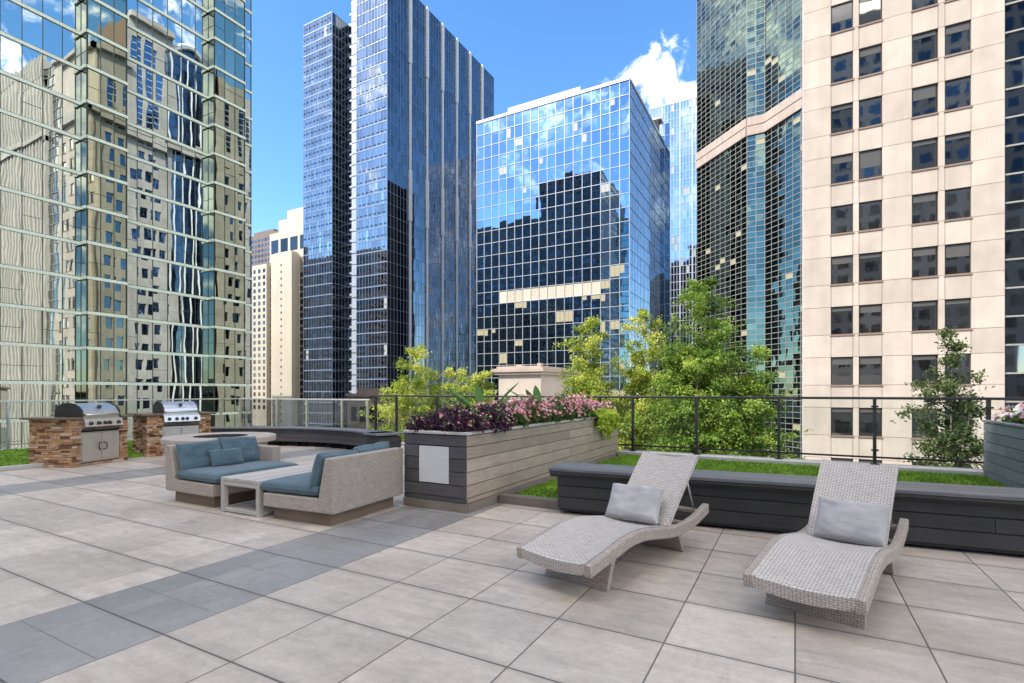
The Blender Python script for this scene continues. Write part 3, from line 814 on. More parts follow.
# ------------------------------------------------------------------ turf
def turf(name, label, x0, x1, y0, y1, z, n, hgt=.035, wd=.007, slope=0):
    """one ground-cover object: a base sheet and its blades"""
    b = MB(); 
    b.prism([(x0, y0), (x1, y0 + slope*(x1-x0)), (x1, y1), (x0, y1)], .004, z, lambda p, a: (p[0], p[1], a))
    xs_ = nrng.uniform(x0, x1, n); ys_ = y1 - (y1 - y0 - slope*(xs_ - x0))*nrng.random(n); an = nrng.uniform(0, math.pi, n); h = nrng.uniform(.5, 1.1, n)*hgt
    lx = nrng.normal(0, .4, n)*hgt; ly = nrng.normal(0, .4, n)*hgt
    ca, sa = np.cos(an)*wd, np.sin(an)*wd
    A = np.stack([xs_-ca, ys_-sa, np.full(n, z)], 1); B = np.stack([xs_+ca, ys_+sa, np.full(n, z)], 1); C_ = np.stack([xs_+lx, ys_+ly, z+h], 1)
    base = len(b.v); V = np.stack([A, B, C_], 1).reshape(-1, 3)
    b.v.extend(map(tuple, V.tolist())); b.f.extend([(base+3*i, base+3*i+1, base+3*i+2) for i in range(n)])
    b.m.extend([0]*n); b.r.extend(nrng.random(n).tolist())
    tag(b.build(name, M['turf']), label, 'grass', kind='stuff')
turf('grass', 'bright green turf strip between the wooden bench and the glass railing', -3.0, 2.9, 5.49, 10.05, .085, 60000, slope=.125)
turf('grass', 'green turf patch along the silver railing behind the two grills', -15.28, -11.75, -2, 7.6, .05, 30000, .035, .009)
c = MB(); c.box(-3.12, -2.3, 5.36, 5.49, 0, .1, r=.3); tag(c.build('timber_edging', M['wood_curb'], bevel=.006), 'low timber edging of the turf between planter and bench', 'edging')
c = MB(); c.box(-11.78, -11.66, -2, 4.1, 0, .07, r=.1); tag(c.build('turf_edging', M['concrete'], bevel=.01), 'low grey edging of the turf patch left of the nearer grill', 'edging')

# ------------------------------------------------------------------ planters
def boards(b, P, U, V, ln, rows, thick, seg, gap=.008):
    """rows of boards (z0, z1) along U, facing -V"""
    for k, (z0, z1) in enumerate(rows):
        a = 0; cut = seg*(.55 if k % 2 else 1.0)
        while a < ln - .01:
            e = min(cut, ln)
            if ln - e < .35: e = ln
            b.obox(P, U, V, a + .0015, e - .0015, -thick, 0, z0 + gap/2, z1 - gap/2, r=rng.random())
            a = e; cut = e + seg
rowsP = [(.16, .30), (.30, .445), (.445, .59), (.59, .725), (.725, .85)]
t = thing('planter_box', 'long weathered wooden planter box full of pink and purple plants', 'planter', (-3.6, 7.5, 0))
c = MB(); c.box(-4.0, -3.17, 4.74, 10.2, .0, .80); c.build('core', M['core'], t)
c = MB(); boards(c, (-3.17, 4.72), EY, (-1, 0), 5.5, rowsP, .024, 1.9); boards(c, (-3.17, 4.72), EY, (-1, 0), 5.5, [(.10, .158)], .02, 1.9); c.build('side_boards', M['wood_side_lit'], t, bevel=.003)
c = MB()
boards(c, (-4.02, 4.74), EX, (0, 1), .872, [(.725, .85)], .024, 2); boards(c, (-4.02, 4.74), EX, (0, 1), .872, [(.10, .155), (.155, .29)], .024, 2)
for z0, z1 in ((.29, .44), (.44, .585), (.585, .725)):
    c.box(-4.02, -3.82, 4.716, 4.74, z0+.004, z1-.004, r=rng.random()); c.box(-3.38, -3.148, 4.716, 4.74, z0+.004, z1-.004, r=rng.random())
c.build('end_boards', M['wood_end'], t, bevel=.003)
c = MB(); boards(c, (-4.02, 10.2), (0, -1), (1, 0), 5.46, rowsP + [(.1, .158)], .024, 1.9); c.build('side_boards', M['wood_end'], t)
c = MB(); c.box(-4.035, -3.142, 4.712, 4.738, .0, .098); c.box(-3.168, -3.135, 4.74, 10.2, 0, .098); c.build('base_board', M['wood_curb'], t, bevel=.003)
c = MB(); c.box(-4.04, -3.13, 4.70, 4.80, .855, .885, r=.9); c.box(-3.23, -3.13, 4.803, 10.22, .855, .885, r=.2); c.box(-4.04, -3.94, 4.803, 10.22, .855, .885, r=.4); c.build('cap_boards', M['table'], t, bevel=.004)
c = MB(); c.box(-3.81, -3.39, 4.722, 4.74, .30, .715); c.build('light_panel', M['white_panel'], t, bevel=.003)
c = MB(); c.box(-3.94, -3.23, 4.80, 10.2, .8, .85); c.build('soil', M['soil'], t)

t = thing('planter_box', 'blue grey wooden planter box at right edge with white and pink flowers', 'planter', (2.95, 8.3, 0))
rowsR = [(.05, .19), (.19, .33), (.33, .47), (.47, .61), (.61, .75), (.75, .885)]
c = MB(); c.box(2.46, 3.4, 6.4, 10.0, .0, .83); c.build('core', M['core'], t)
c = MB(); boards(c, (2.46, 10.02), (0, -1), (1, 0), 3.64, rowsR, .024, 1.6); boards(c, (2.436, 6.4), EX, (0, 1), .99, rowsR, .024, 2); boards(c, (3.43, 10.0), NX, (0, -1), .874, rowsR, .024, 2); c.build('side_boards', M['wood_blue'], t, bevel=.003)
c = MB(); c.box(2.42, 2.53, 6.37, 10.04, .89, .92, r=.4); c.box(3.33, 3.44, 6.37, 10.04, .89, .92, r=.5); c.build('cap_boards', M['wood_blue'], t, bevel=.004)
c = MB(); c.box(2.53, 3.33, 6.42, 10.0, .82, .87); c.build('soil', M['soil'], t)

# ------------------------------------------------------------------ long dark bench
ab = rad(5.0); U_ = (math.cos(ab), math.sin(ab)); V_ = (-math.sin(ab), math.cos(ab)); PB = (-2.36, 5.13)
t = thing('bench', 'long charcoal wooden bench with a pale top in front of the turf', 'bench', (PB[0], PB[1], 0), ab)
c = MB(); c.obox(PB, U_, V_, .10, 6.0, .10, .47, .03, .46); c.build('core', M['core'], t)
c = MB()
boards(c, (PB[0]+V_[0]*.10+U_[0]*.08, PB[1]+V_[1]*.10+U_[1]*.08), U_, V_, 6.0, [(.055, .185), (.185, .31), (.31, .415)], .024, 2.4)
for z0, z1 in ((.055, .185), (.185, .31), (.31, .415)): c.obox(PB, U_, V_, .075, .10, .105, .48, z0+.004, z1-.004, r=rng.random())
c.build('front_boards', M['wood_dark'], t, bevel=.003)
c = MB()
for k in range(3): c.obox(PB, U_, V_, 0, 2.9, .005+.178*k, .177+.178*k, .472, .503, r=rng.random()); c.obox(PB, U_, V_, 2.905, 6.2, .005+.178*k, .177+.178*k, .472, .503, r=rng.random())
c.build('seat_boards', M['wood_top'], t, bevel=.004)
c = MB(); c.prism([(.01, .468), (.01, .445), (.06, .405), (.09, .405), (.09, .468)], .01, 6.2, lambda p, a: (PB[0]+U_[0]*a+V_[0]*p[0], PB[1]+U_[1]*a+V_[1]*p[0], p[1]), r=.7)
c.prism([(.01, .468), (.01, .445), (.06, .405), (.09, .405), (.09, .468)], .10, .51, lambda p, a: (PB[0]+U_[0]*p[0]+V_[0]*a, PB[1]+U_[1]*p[0]+V_[1]*a, p[1]), r=.6)
c.build('skirt', M['wood_dark'], t)
# ------------------------------------------------------------------ curved bench and its end block
cc = (-9.7, 4.5)
t = thing('bench', 'curved dark wooden bench behind the round fire pit', 'bench', (cc[0], cc[1], 0))
a0, a1 = 150, 63
def arcpt(r, a): return (cc[0] + r*math.cos(rad(a)), cc[1] + r*math.sin(rad(a)))
def arcslab(b, r0, r1, z0, z1, A0, A1, n, **k):
    for i in range(n):
        p, q_ = A0 + (A1-A0)*i/n, A0 + (A1-A0)*(i+1)/n
        f = [(*arcpt(r0, p), z0), (*arcpt(r1, p), z0), (*arcpt(r1, q_), z0), (*arcpt(r0, q_), z0)]
        g_ = [(x, y, z1) for x, y, _ in f]
        fs = [(0,3,2,1), (4,5,6,7), (0,1,5,4), (2,3,7,6)] if n == 1 else [(0,3,2,1), (4,5,6,7), (3,0,4,7), (1,2,6,5)] + ([(0,1,5,4)] if i == 0 else []) + ([(2,3,7,6)] if i == n-1 else [])
        b.add(f + g_, fs, **k)
c = MB()
for r0, r1 in ((4.10, 4.27), (4.275, 4.44), (4.445, 4.62)): arcslab(c, r0, r1, .425, .455, a0, a1, 48, r=rng.random())
c.build('seat_boards', M['wood_top'], t)
c = MB()
for z0, z1 in ((.12, .215), (.222, .318), (.325, .42)): arcslab(c, 4.17 - (.42-z1)*.18*0, 4.2, z0, z1, a0, a1, 48, r=rng.random())
c.build('front_boards', M['wood_end'], t)
c = MB(); arcslab(c, 4.5, 4.53, .1, .42, a0, a1, 48, r=.5); c.build('back_board', M['wood_dark'], t)
c = MB(); arcslab(c, 4.36, 4.38, .0, .118, a0-1, a1+1, 48, r=.5); c.build('shade_strip', M['core'], t)  # dark strip added in place of the shade under the seat
for i in range(12):
    c = MB(); am = a0 + (a1-a0)*(i+.5)/12; arcslab(c, 4.2, 4.5, 0, .13, am+.9, am-.9, 1); c.build('leg', M['wood_dark'], t)
t = thing('bench_block', 'dark square wooden block at the right end of the curved bench', 'block', (-7.78, 8.45, 0), rad(-18))
c = MB()
for k in range(3): c.box(-.27, .27, -.27, .27, .03 + .12*k, .145 + .12*k, r=rng.random())
c.build('body_boards', M['wood_dark'], t, world=False, bevel=.004)
c = MB(); c.box(-.33, .33, -.33, .33, .415, .455, r=.6); c.build('top', M['wood_top'], t, world=False, bevel=.005)

# ------------------------------------------------------------------ fire pit
t = thing('fire_pit', 'round concrete fire pit with a dark burner bowl behind the left sofa', 'fire pit', (-9.55, 5.95, .05))
c = MB(); c.lathe([(.462, .449), (.48, .452), (.94, .452), (.955, .44), (.955, .36), (.94, .345), (.80, .345)], (-9.55, 5.95, .05), 64); c.build('rim', M['pit'], t)
c = MB(); c.lathe([(.80, .35), (.80, -.05)], (-9.55, 5.95, .05), 48); c.build('body', M['pit'], t, smooth=True)
c = MB(); c.lathe([(.461, .449), (.44, .36), (.3, .33), (0.001, .33)], (-9.55, 5.95, .05), 48)
for i in range(70):
    g_ = rng.random()*6.28; r_ = .4*math.sqrt(rng.random()); s_ = rng.uniform(.02, .05)
    c.lathe([(0.001, s_), (s_*.8, s_*.5), (s_, 0), (s_*.6, -s_*.7)], (-9.55 + r_*math.cos(g_), 5.95 + r_*math.sin(g_), .395), 6)
c.build('burner_bowl', M['pit_in'], t)

# ------------------------------------------------------------------ grill islands
def grill(P, u_ang, ln, dep, label, group, op):
    """P: ground corner at the near end of the front; front runs along u, body goes back along v"""
    a = rad(u_ang); u = (math.cos(a), math.sin(a)); v = (-math.sin(a), math.cos(a))
    t = thing('grill_island', label, 'grill', (P[0], P[1], 0), a, group)
    H_ = .84
    c = MB(); c.box(.03, ln-.03, .03, dep-.03, 0, H_ - .01); c.build('core', M['core'], t, world=False)
    s = MB()
    def veneer(face, skip=None):
        L_ = {'f': ln, 'l': dep, 'r': dep, 'b': ln}[face]; z = 0.0
        while z < H_ - .01:
            hz = min(rng.uniform(.028, .058), H_ - z); a_ = 0
            while a_ < L_ - .002:
                e = min(a_ + rng.uniform(.07, .24), L_)
                if L_ - e < .05: e = L_
                d = rng.uniform(-.012, .016)
                seg = [(a_, e)]
                if skip:
                    nseg = []
                    for (x0, x1) in seg:
                        if z + hz > skip[2] and z < skip[3]:
                            if x0 < skip[0]: nseg.append((x0, min(x1, skip[0])))
                            if x1 > skip[1]: nseg.append((max(x0, skip[1]), x1))
                        else: nseg.append((x0, x1))
                    seg = nseg
                for (x0, x1) in seg:
                    if x1 - x0 < .012: continue
                    q0, q1, zz0, zz1 = x0 + .002, x1 - .002, z + .002, z + hz - .002
                    r_ = rng.random()
                    if face == 'f': s.box(q0, q1, -d, .04, zz0, zz1, r=r_)
                    if face == 'b': s.box(q0, q1, dep-.04, dep+d, zz0, zz1, r=r_)
                    if face == 'l': s.box(-d, .04, q0, q1, zz0, zz1, r=r_)
                    if face == 'r': s.box(ln-.04, ln+d, q0, q1, zz0, zz1, r=r_)
                a_ = e
            z += hz
    gx0, gx1 = op
    veneer('f', (gx0, gx1, .06, .60)); veneer('l'); veneer('r'); veneer('b')
    s.build('stone_base', M['stones'], t, world=False, bevel=.005)
    c = MB()
    c.box(-.10, gx0-.01, -.06, dep+.08, H_, H_+.04); c.box(gx1+.01, ln+.10, -.06, dep+.08, H_, H_+.04); c.box(gx0-.009, gx1+.009, .62, dep+.08, H_+.001, H_+.039)
    c.build('countertop', M['granite'], t, world=False, bevel=.008)
    # doors
    mid = (gx0+gx1)/2
    c = MB(); c.box(gx0, gx1, .012, .05, .06, .60); c.build('door_frame', M['steel'], t, world=False)
    for x0, x1, hx in ((gx0+.02, mid-.003, mid-.035), (mid+.003, gx1-.02, mid+.035)):
        c = MB(); c.box(x0, x1, -.012, .011, .08, .585); d_ = c.build('door', M['door_steel'], t, world=False, bevel=.004)
        sg = -1 if hx < mid else 1
        h = MB(); h.tube([(hx, -.012, .40), (hx, -.04, .40), (hx + sg*.035, -.045, .385), (hx + sg*.045, -.045, .335), (hx + sg*.035, -.045, .285), (hx, -.04, .27), (hx, -.012, .27)], .009, 8)
        h.build('handle', M['steel_dark'], d_, world=False, smooth=True)
    # control panel
    c = MB(); c.prism([(.03, .66), (-.10, .70), (-.07, .84), (.10, .86), (.10, .66)], gx0+.005, gx1-.005, lambda p, q_: (q_, p[0], p[1])); cp = c.build('control_panel', M['steel'], t, world=False, bevel=.006)
    for i, fx in enumerate((.14, .34, .5, .62, .86)):
        x = gx0 + (gx1-gx0)*fx; k_ = MB(); k_.tube([(x, -.08, .768), (x, -.094, .765), (x, -.122, .759)], [.034, .034, .026], 14); k_.build('knob', M['steel_dark'], cp, world=False)
    c = MB(); c.box(gx0+.01, gx1-.01, -.07, .02, .635, .655); c.build('drip_tray', M['steel_dark'], t, world=False, bevel=.004)
    # hood: quarter-round lid with end cheeks
    prof = [(-.02, .90), (-.005, .98), (.06, 1.055), (.15, 1.10), (.27, 1.125), (.40, 1.115), (.50, 1.07), (.56, .98), (.57, .88), (-.02, .88)]
    c = MB(); c.prism(prof, gx0+.03, gx1-.03, lambda p, q_: (q_, p[0], p[1])); hd = c.build('grill_hood', M['steel'], t, world=False, bevel=.01)
    for x0, x1 in ((gx0, gx0+.028), (gx1-.028, gx1)):
        c = MB(); c.prism([(p[0] + (.012 if p[0] > .3 else -.012), p[1] + (.012 if p[1] > .95 else 0)) for p in prof], x0, x1, lambda p, q_: (q_, p[0], p[1])); c.build('end_cheek', M['steel_dark'], hd, world=False, bevel=.006)
    h = MB(); h.tube([(gx0+.04, -.03, .915), (gx0+.04, -.065, .92), (gx1-.04, -.065, .92), (gx1-.04, -.03, .915)], .016, 10); h.build('handle', M['steel'], hd, world=False, smooth=True)
    h = MB(); h.tube([(mid, .045, 1.055), (mid, .03, 1.07)], .035, 16); h.build('thermometer', M['steel_dark'], hd, world=False)
    c = MB(); c.box(gx0+.01, gx1-.01, -.01, .60, .845, .88); c.build('firebox', M['steel'], t, world=False)
    return t
grill((-11.13, 4.22), 109, 1.12, .86, 'stone grill island at left with open view of its side and steel doors', 'stone grill islands', (.20, .95))
grill((-11.63, 5.69), 81, 1.22, .84, 'stone grill island half hidden behind the round fire pit', 'stone grill islands', (.28, .98))

# ------------------------------------------------------------------ soft things
def cushion_mesh(b, wd, dp, hg, M4, p=6, e=.42, wr=.006, n=22, seed=0, pinch=.03, r=None):
    """a sewn cushion: wd x dp outline, hg thick, slight wrinkles"""
    vs = []; fs = []
    def pt(u, v, sgn):
        k = max(0., (1 - abs(u)**p) * (1 - abs(v)**p)) ** e
        cx = u * (1 - pinch * (1 - abs(v)**2) * abs(u)**4 * -0 - pinch * abs(u)**3 * (1 - v*v)) * wd / 2
        cy = v * (1 - pinch * abs(v)**3 * (1 - u*u)) * dp / 2
        nz_ = noise.noise(Vector((u*2.2 + seed, v*2.2, sgn*.7 + seed*.3))) + .5*noise.noise(Vector((u*6 + seed, v*3, sgn + seed)))
        nz_ -= 1.1*max(0, .28 - abs(noise.noise(Vector((u*1.6 + seed*2, v*4.2 + u, seed)))))/.28 * min(1, 3*(1-abs(u)) + .3)
        z = sgn * (hg/2*k + wr*nz_*k)
        return (cx, cy, z)
    ts = [math.sin(math.pi/2*(-1 + 2*i/n)) for i in range(n+1)]
    top = {}; bot = {}
    for i, u in enumerate(ts):
        for j, v in enumerate(ts):
            top[i, j] = len(vs); vs.append(pt(u, v, 1))
            if i in (0, n) or j in (0, n): bot[i, j] = top[i, j]
            else: bot[i, j] = len(vs); vs.append(pt(u, v, -1))
    for i in range(n):
        for j in range(n):
            fs.append((top[i,j], top[i+1,j], top[i+1,j+1], top[i,j+1])); fs.append((bot[i,j], bot[i,j+1], bot[i+1,j+1], bot[i+1,j]))
    b.add(vs, fs, M=M4, r=r)
    # piping around the seam
    ring = [pt(u, -1, 1) for u in ts] + [pt(1, v, 1) for v in ts[1:]] + [pt(u, 1, 1) for u in ts[::-1][1:]] + [pt(-1, v, 1) for v in ts[::-1][1:-1]]
    ring.append(ring[0]); b.tube([tuple(M4 @ Vector(q)) for q in ring], .006, 6, cap=False, r=r)
def T(x, y, z, rx=0, ry=0, rz=0): return Matrix.Translation((x, y, z)) @ Matrix.Rotation(rad(rz), 4, 'Z') @ Matrix.Rotation(rad(ry), 4, 'Y') @ Matrix.Rotation(rad(rx), 4, 'X')

# sofas: local frame, seat faces +x, open end at y = 0
def sofa(name, label, loc, rz, ln, mirror, arm):
    t = thing(name, label, 'sofa', loc, rz, 'wicker sofas around the low table'); sy = -1 if mirror else 1
    fy = (lambda p, a: (p[0], a, p[1]))
    b = MB(); prof = [(.96, .135), (.96, .275), (.20, .275), (.115, .68), (0, .68), (0, .135)]
    b.prism(prof, 0, sy*ln, fy); b.build('body', M['wicker_fine'], t, world=False, bevel=.012)
    if arm:
        b = MB(); b.box(.13, .62, min(sy*(ln-.13), sy*(ln-.004)), max(sy*(ln-.13), sy*(ln-.004)), .276, .60); b.build('armrest', M['wicker_fine'], t, world=False, bevel=.012)
    b = MB(); b.box(.09, .88, min(sy*.07, sy*(ln-.07)), max(sy*.07, sy*(ln-.07)), 0, .134); b.build('plinth', M['plinth'], t, world=False, bevel=.004)
    ly = ln - (.14 if arm else .02)
    b = MB(); cushion_mesh(b, .80, ln - .02, .13, T(.615, sy*ln/2, .342), 14, .30, .004, 24, 3.1, 0); b.build('seat_cushion', M['blue'], t, smooth=True, world=False)
    for k in range(2):
        b = MB(); cushion_mesh(b, ly/2 + .01, .36, .18, T(.265 + .012*k, sy*(.02 + ly*(.25 + .5*k)), .535 + .025*k, 0, 0, 0) @ Matrix.Rotation(rad(90), 4, 'Z') @ Matrix.Rotation(rad(74 - 4*k), 4, 'X') @ Matrix.Rotation(rad(2 - 5*k), 4, 'Z'), 5, .40, .016, 22, 5.7 + 4*k, .02)
        b.build('back_cushion', M['blue'], t, smooth=True, world=False)
    return t
sofa('sofa', 'wicker sofa with blue cushions and a small lumbar pillow, in front of the fire pit', (-6.74, 3.50, 0), 0, 1.15, False, True)
sofa('sofa', 'wicker sofa with its flat woven back turned to the flower planter', (-3.93, 3.57, 0), rad(180 + 4.5), 1.13, True, False)
t = MB(); cushion_mesh(t, .42, .22, .12, T(-6.33, 4.02, .50) @ Matrix.Rotation(rad(90), 4, 'Z') @ Matrix.Rotation(rad(70), 4, 'X'), 5, .42, .008, 18, 9.2, .05)
tag(t.build('pillow', M['blue'], smooth=True), 'small blue lumbar pillow leaning on the back of the left sofa', 'pillow')

# low table
t = thing('coffee_table', 'low grey wooden slatted table between the two blue sofas', 'table', (-5.3, 4.1, 0), rad(1.0))
x0, x1, y0, y1 = -.325, .325, -.60, .62
c = MB()
for k in range(6): c.box(x0 + k*.1083 + .0015, x0 + (k+1)*.1083 - .0015, y0, y1, .352, .385, r=rng.random())
c.build('tabletop', M['table'], t, world=False, bevel=.003)
for lx in (x0, x1 - .055):
    for ly in (y0, y1 - .055):
        c = MB(); c.box(lx, lx + .055, ly, ly + .055, 0, .351, r=rng.random()); c.build('leg', M['table'], t, world=False, bevel=.003)
c = MB(); c.box(x0+.056, x1-.056, y0+.005, y0+.045, .30, .35); c.box(x0+.056, x1-.056, y1-.045, y1-.005, .30, .35); c.box(x0+.005, x0+.045, y0+.056, y1-.056, .30, .35); c.box(x1-.045, x1-.005, y0+.056, y1-.056, .30, .35); c.build('apron', M['table'], t, world=False, bevel=.003)
c = MB(); c.box(x0+.056, x1-.056, y0+.005, y0+.05, .012, .05); c.box(x0+.056, x1-.056, y1-.05, y1-.005, .012, .05); c.box(x0+.005, x0+.05, y0+.056, y1-.056, .012, .05); c.box(x1-.05, x1-.005, y0+.056, y1-.056, .012, .05)
for k in range(9): c.box(x0+.06, x1-.06, y0+.08+k*.118, y0+.185+k*.118, .025, .04, r=rng.random())
c.build('base_frame', M['table'], t, world=False, bevel=.003)

# ------------------------------------------------------------------ loungers (local: foot at y=0, head towards +y)
def spl(pts, q):
    for i in range(len(pts)-1):
        if q <= pts[i+1][0]:
            p0 = pts[max(i-1,0)]; p1 = pts[i]; p2 = pts[i+1]; p3 = pts[min(i+2, len(pts)-1)]
            u = (q-p1[0])/(p2[0]-p1[0]); m1 = (p2[1]-p0[1])/(p2[0]-p0[0])*(p2[0]-p1[0]); m2 = (p3[1]-p1[1])/(p3[0]-p1[0])*(p2[0]-p1[0])
            return (2*u**3-3*u*u+1)*p1[1] + (u**3-2*u*u+u)*m1 + (-2*u**3+3*u*u)*p2[1] + (u**3-u*u)*m2
    return pts[-1][1]
PRO = [(0, .25), (.25, .295), (.5, .335), (.72, .335), (.95, .30), (1.2, .262), (1.42, .258), (1.65, .285), (1.88, .34)]
def lounger():
    t = thing('sun_lounger', None, None)
    TH = .082; n = 44
    for sgn in (-1, 1):
        b = MB(); xa, xb = (.252, .31) if sgn > 0 else (-.31, -.252)
        vs = []; fs = []
        for i in range(n+1):
            y = 1.88*i/n; z = spl(PRO, y); dz = (spl(PRO, min(y+.01, 1.88)) - spl(PRO, max(y-.01, 0)))/.02; nl = math.hypot(1, dz)
            oy, oz = dz/nl*TH, -TH/nl
            vs += [(xa, y, z), (xb, y, z), (xb, y+oy, z+oz), (xa, y+oy, z+oz)]
        for i in range(n):
            o = i*4
            for k in range(4): fs.append((o+k, o+(k+1) % 4, o+4+(k+1) % 4, o+4+k))
        fs += [(3,2,1,0), (n*4, n*4+1, n*4+2, n*4+3)]
        b.add(vs, fs); b.build('side_rail', M['wicker_fine'], t, world=False, bevel=.01)
    # woven seat: sags between the rails
    b = MB(); m = 12; nn = 34; YE = 1.24
    vs = []; fs = []
    for i in range(nn+1):
        y = YE*i/nn
        for j in range(m+1):
            u = -1 + 2*j/m; sag = .022*(1-u*u)*(1 if i else 1)
            vs.append((u*.264, y + (.0 if i else -.004*(1-u*u)), spl(PRO, y) + .003 - sag))
    k0 = len(vs)
    for i in range(nn+1):
        y = YE*i/nn
        for j in range(m+1):
            u = -1 + 2*j/m; vs.append((u*.2505, y + .01, spl(PRO, y) - .072 - .024*(1-u*u)))
    w_ = m+1
    for i in range(nn):
        for j in range(m):
            a = i*w_+j; fs.append((a, a+1, a+w_+1, a+w_)); fs.append((k0+a, k0+a+w_, k0+a+w_+1, k0+a+1))
    for j in range(m): fs.append((j, k0+j, k0+j+1, j+1)); a = nn*w_+j; fs.append((a, a+1, k0+a+1, k0+a))
    b.add(vs, fs); o = b.build('woven_seat', M['wicker'], t, world=False, smooth=False); set_uv(o, lambda c: (c.x, c.y*1.03 + (spl(PRO, max(0, c.y)) - c.z if c.y < .02 else 0)))
    # backrest panel
    b = MB(); m = 12; nn = 20; vs = []; fs = []
    ya, za, yb, zb = 1.20, .265, 1.75, .775
    dy, dz = yb-ya, zb-za; L_ = math.hypot(dy, dz); dy /= L_; dz /= L_; ny, nz_ = -dz, dy
    for side in (0, 1):
        for i in range(nn+1):
            q = L_*i/nn
            for j in range(m+1):
                u = -1 + 2*j/m; dish = -.016*(1-u*u) + .012*math.sin(math.pi*i/nn); hh = q - (.022*(1-u*u)*(i/nn)**3)
                off = dish - (.042 if side else 0)
                vs.append((u*(.247 + .012*i/nn), ya + dy*hh + ny*off, za + dz*hh + nz_*off))
    w_ = m+1; k0 = (nn+1)*w_
    for i in range(nn):
        for j in range(m):
            a = i*w_+j; fs.append((a, a+1, a+w_+1, a+w_)); fs.append((k0+a, k0+a+w_, k0+a+w_+1, k0+a+1))
    for j in range(m): fs.append((j, k0+j, k0+j+1, j+1)); a = nn*w_+j; fs.append((a, a+1, k0+a+1, k0+a))
    for i in range(nn): a = i*w_; fs.append((a, a+w_, k0+a+w_, k0+a)); a = i*w_+m; fs.append((a, k0+a, k0+a+w_, a+w_))
    b.add(vs, fs); o = b.build('backrest', M['wicker'], t, world=False); set_uv(o, lambda c: (c.x, math.hypot(c.y - ya, c.z - za)))
    # hidden frame bars and the prop that holds the backrest
    b = MB(); b.tube([(-.252, 1.80, .275), (.252, 1.80, .275)], .022, 10); b.tube([(-.252, 1.50, .225), (.252, 1.50, .225)], .02, 10); b.build('cross_bar', M['wicker_fine'], t, world=False, smooth=True)
    b = MB()
    for sx in (-.21, .21): b.tube([(sx, 1.62, .60), (sx, 1.79, .29)], .008, 8)
    b.tube([(-.21, 1.62, .60), (.21, 1.62, .60)], .008, 8); b.build('prop', M['steel'], t, world=False, smooth=True)
    for y0, sl in ((.28, .10), (1.46, -.09)):
        zt = spl(PRO, y0 + sl) - .065
        b = MB(); b.prism([(y0 - .018, 0), (y0 + .018, 0), (y0 + sl + .03, zt), (y0 + sl - .03, zt)], -.262, .262, lambda p, a: (a, p[0], p[1]))
        b.build('leg', M['wicker_fine'], t, world=False, bevel=.006)
    return t
lg = lounger()
def place(o, cx, cy, deg, lab):
    o.location = (cx, cy, 0); o.rotation_euler = (0, 0, rad(-deg)); tag(o, lab, 'lounger', 'wicker sun loungers')
l1, l2 = lg, copy_tree(lg)
place(l1, -1.41, 3.11, 13.5, 'woven grey sun lounger nearer the flower planter, its pillow lying askew')
place(l2, .025, 3.29, 14.0, 'woven grey sun lounger nearest the right edge, its pillow upright against the back')
def pillow_on(cx, cy, deg, lx, ly, z, tilt, spin, seed, lab, wd=.44, hg=.31):
    b = MB(); A = T(cx, cy, 0, 0, 0, -deg) @ T(lx, ly, z, tilt, 0, spin)
    b.cur = rng.random(); cushion_mesh(b, wd, hg, .13, A, 6, .42, .012, 22, seed, .03)
    tag(b.build('pillow', M['grey'], smooth=True), lab, 'pillow', 'grey lounger pillows')
pillow_on(-1.41, 3.11, 13.5, -.045, 1.185, .405, 54, 9, 2.3, 'grey pillow tilted to one side on the lounger nearer the flower planter')
pillow_on(.025, 3.29, 14.0, .04, 1.19, .40, 56, -3, 7.9, 'grey pillow set level on the lounger nearest the right edge')

# ------------------------------------------------------------------ plants
def leaves(b, C_, size, flat=.5, mat=0, asp=.5, rbase=None, spread=.28, fold=.12):
    """folded rhombic leaves at the points C_ (n x 3)"""
    n = len(C_)
    if n == 0: return
    C_ = np.asarray(C_, float)
    nd = nrng.normal(0, 1, (n, 3)); nd[:, 2] = np.abs(nd[:, 2]) + flat; nd /= np.linalg.norm(nd, axis=1)[:, None]
    t = np.cross(nd, nrng.normal(0, 1, (n, 3))); t /= np.linalg.norm(t, axis=1)[:, None]; s_ = np.cross(nd, t)
    L_ = size * nrng.uniform(.6, 1.25, n)[:, None]; W_ = L_ * asp
    a = C_ - t*L_*.5; c = C_ + t*L_*.5; l = C_ + s_*W_*.5 + nd*L_*fold; r = C_ - s_*W_*.5 + nd*L_*fold
    base = len(b.v); V = np.stack([a, l, c, r], 1).reshape(-1, 3); b.v.extend(map(tuple, V.tolist()))
    rb = np.full(n, .5) if rbase is None else np.asarray(rbase)
    rr = np.clip(rb + nrng.normal(0, spread, n), 0, 1)
    for i in range(n):
        o = base + 4*i; b.f.append((o, o+1, o+2)); b.f.append((o, o+2, o+3)); b.m += [mat, mat]; b.r += [rr[i], rr[i]]

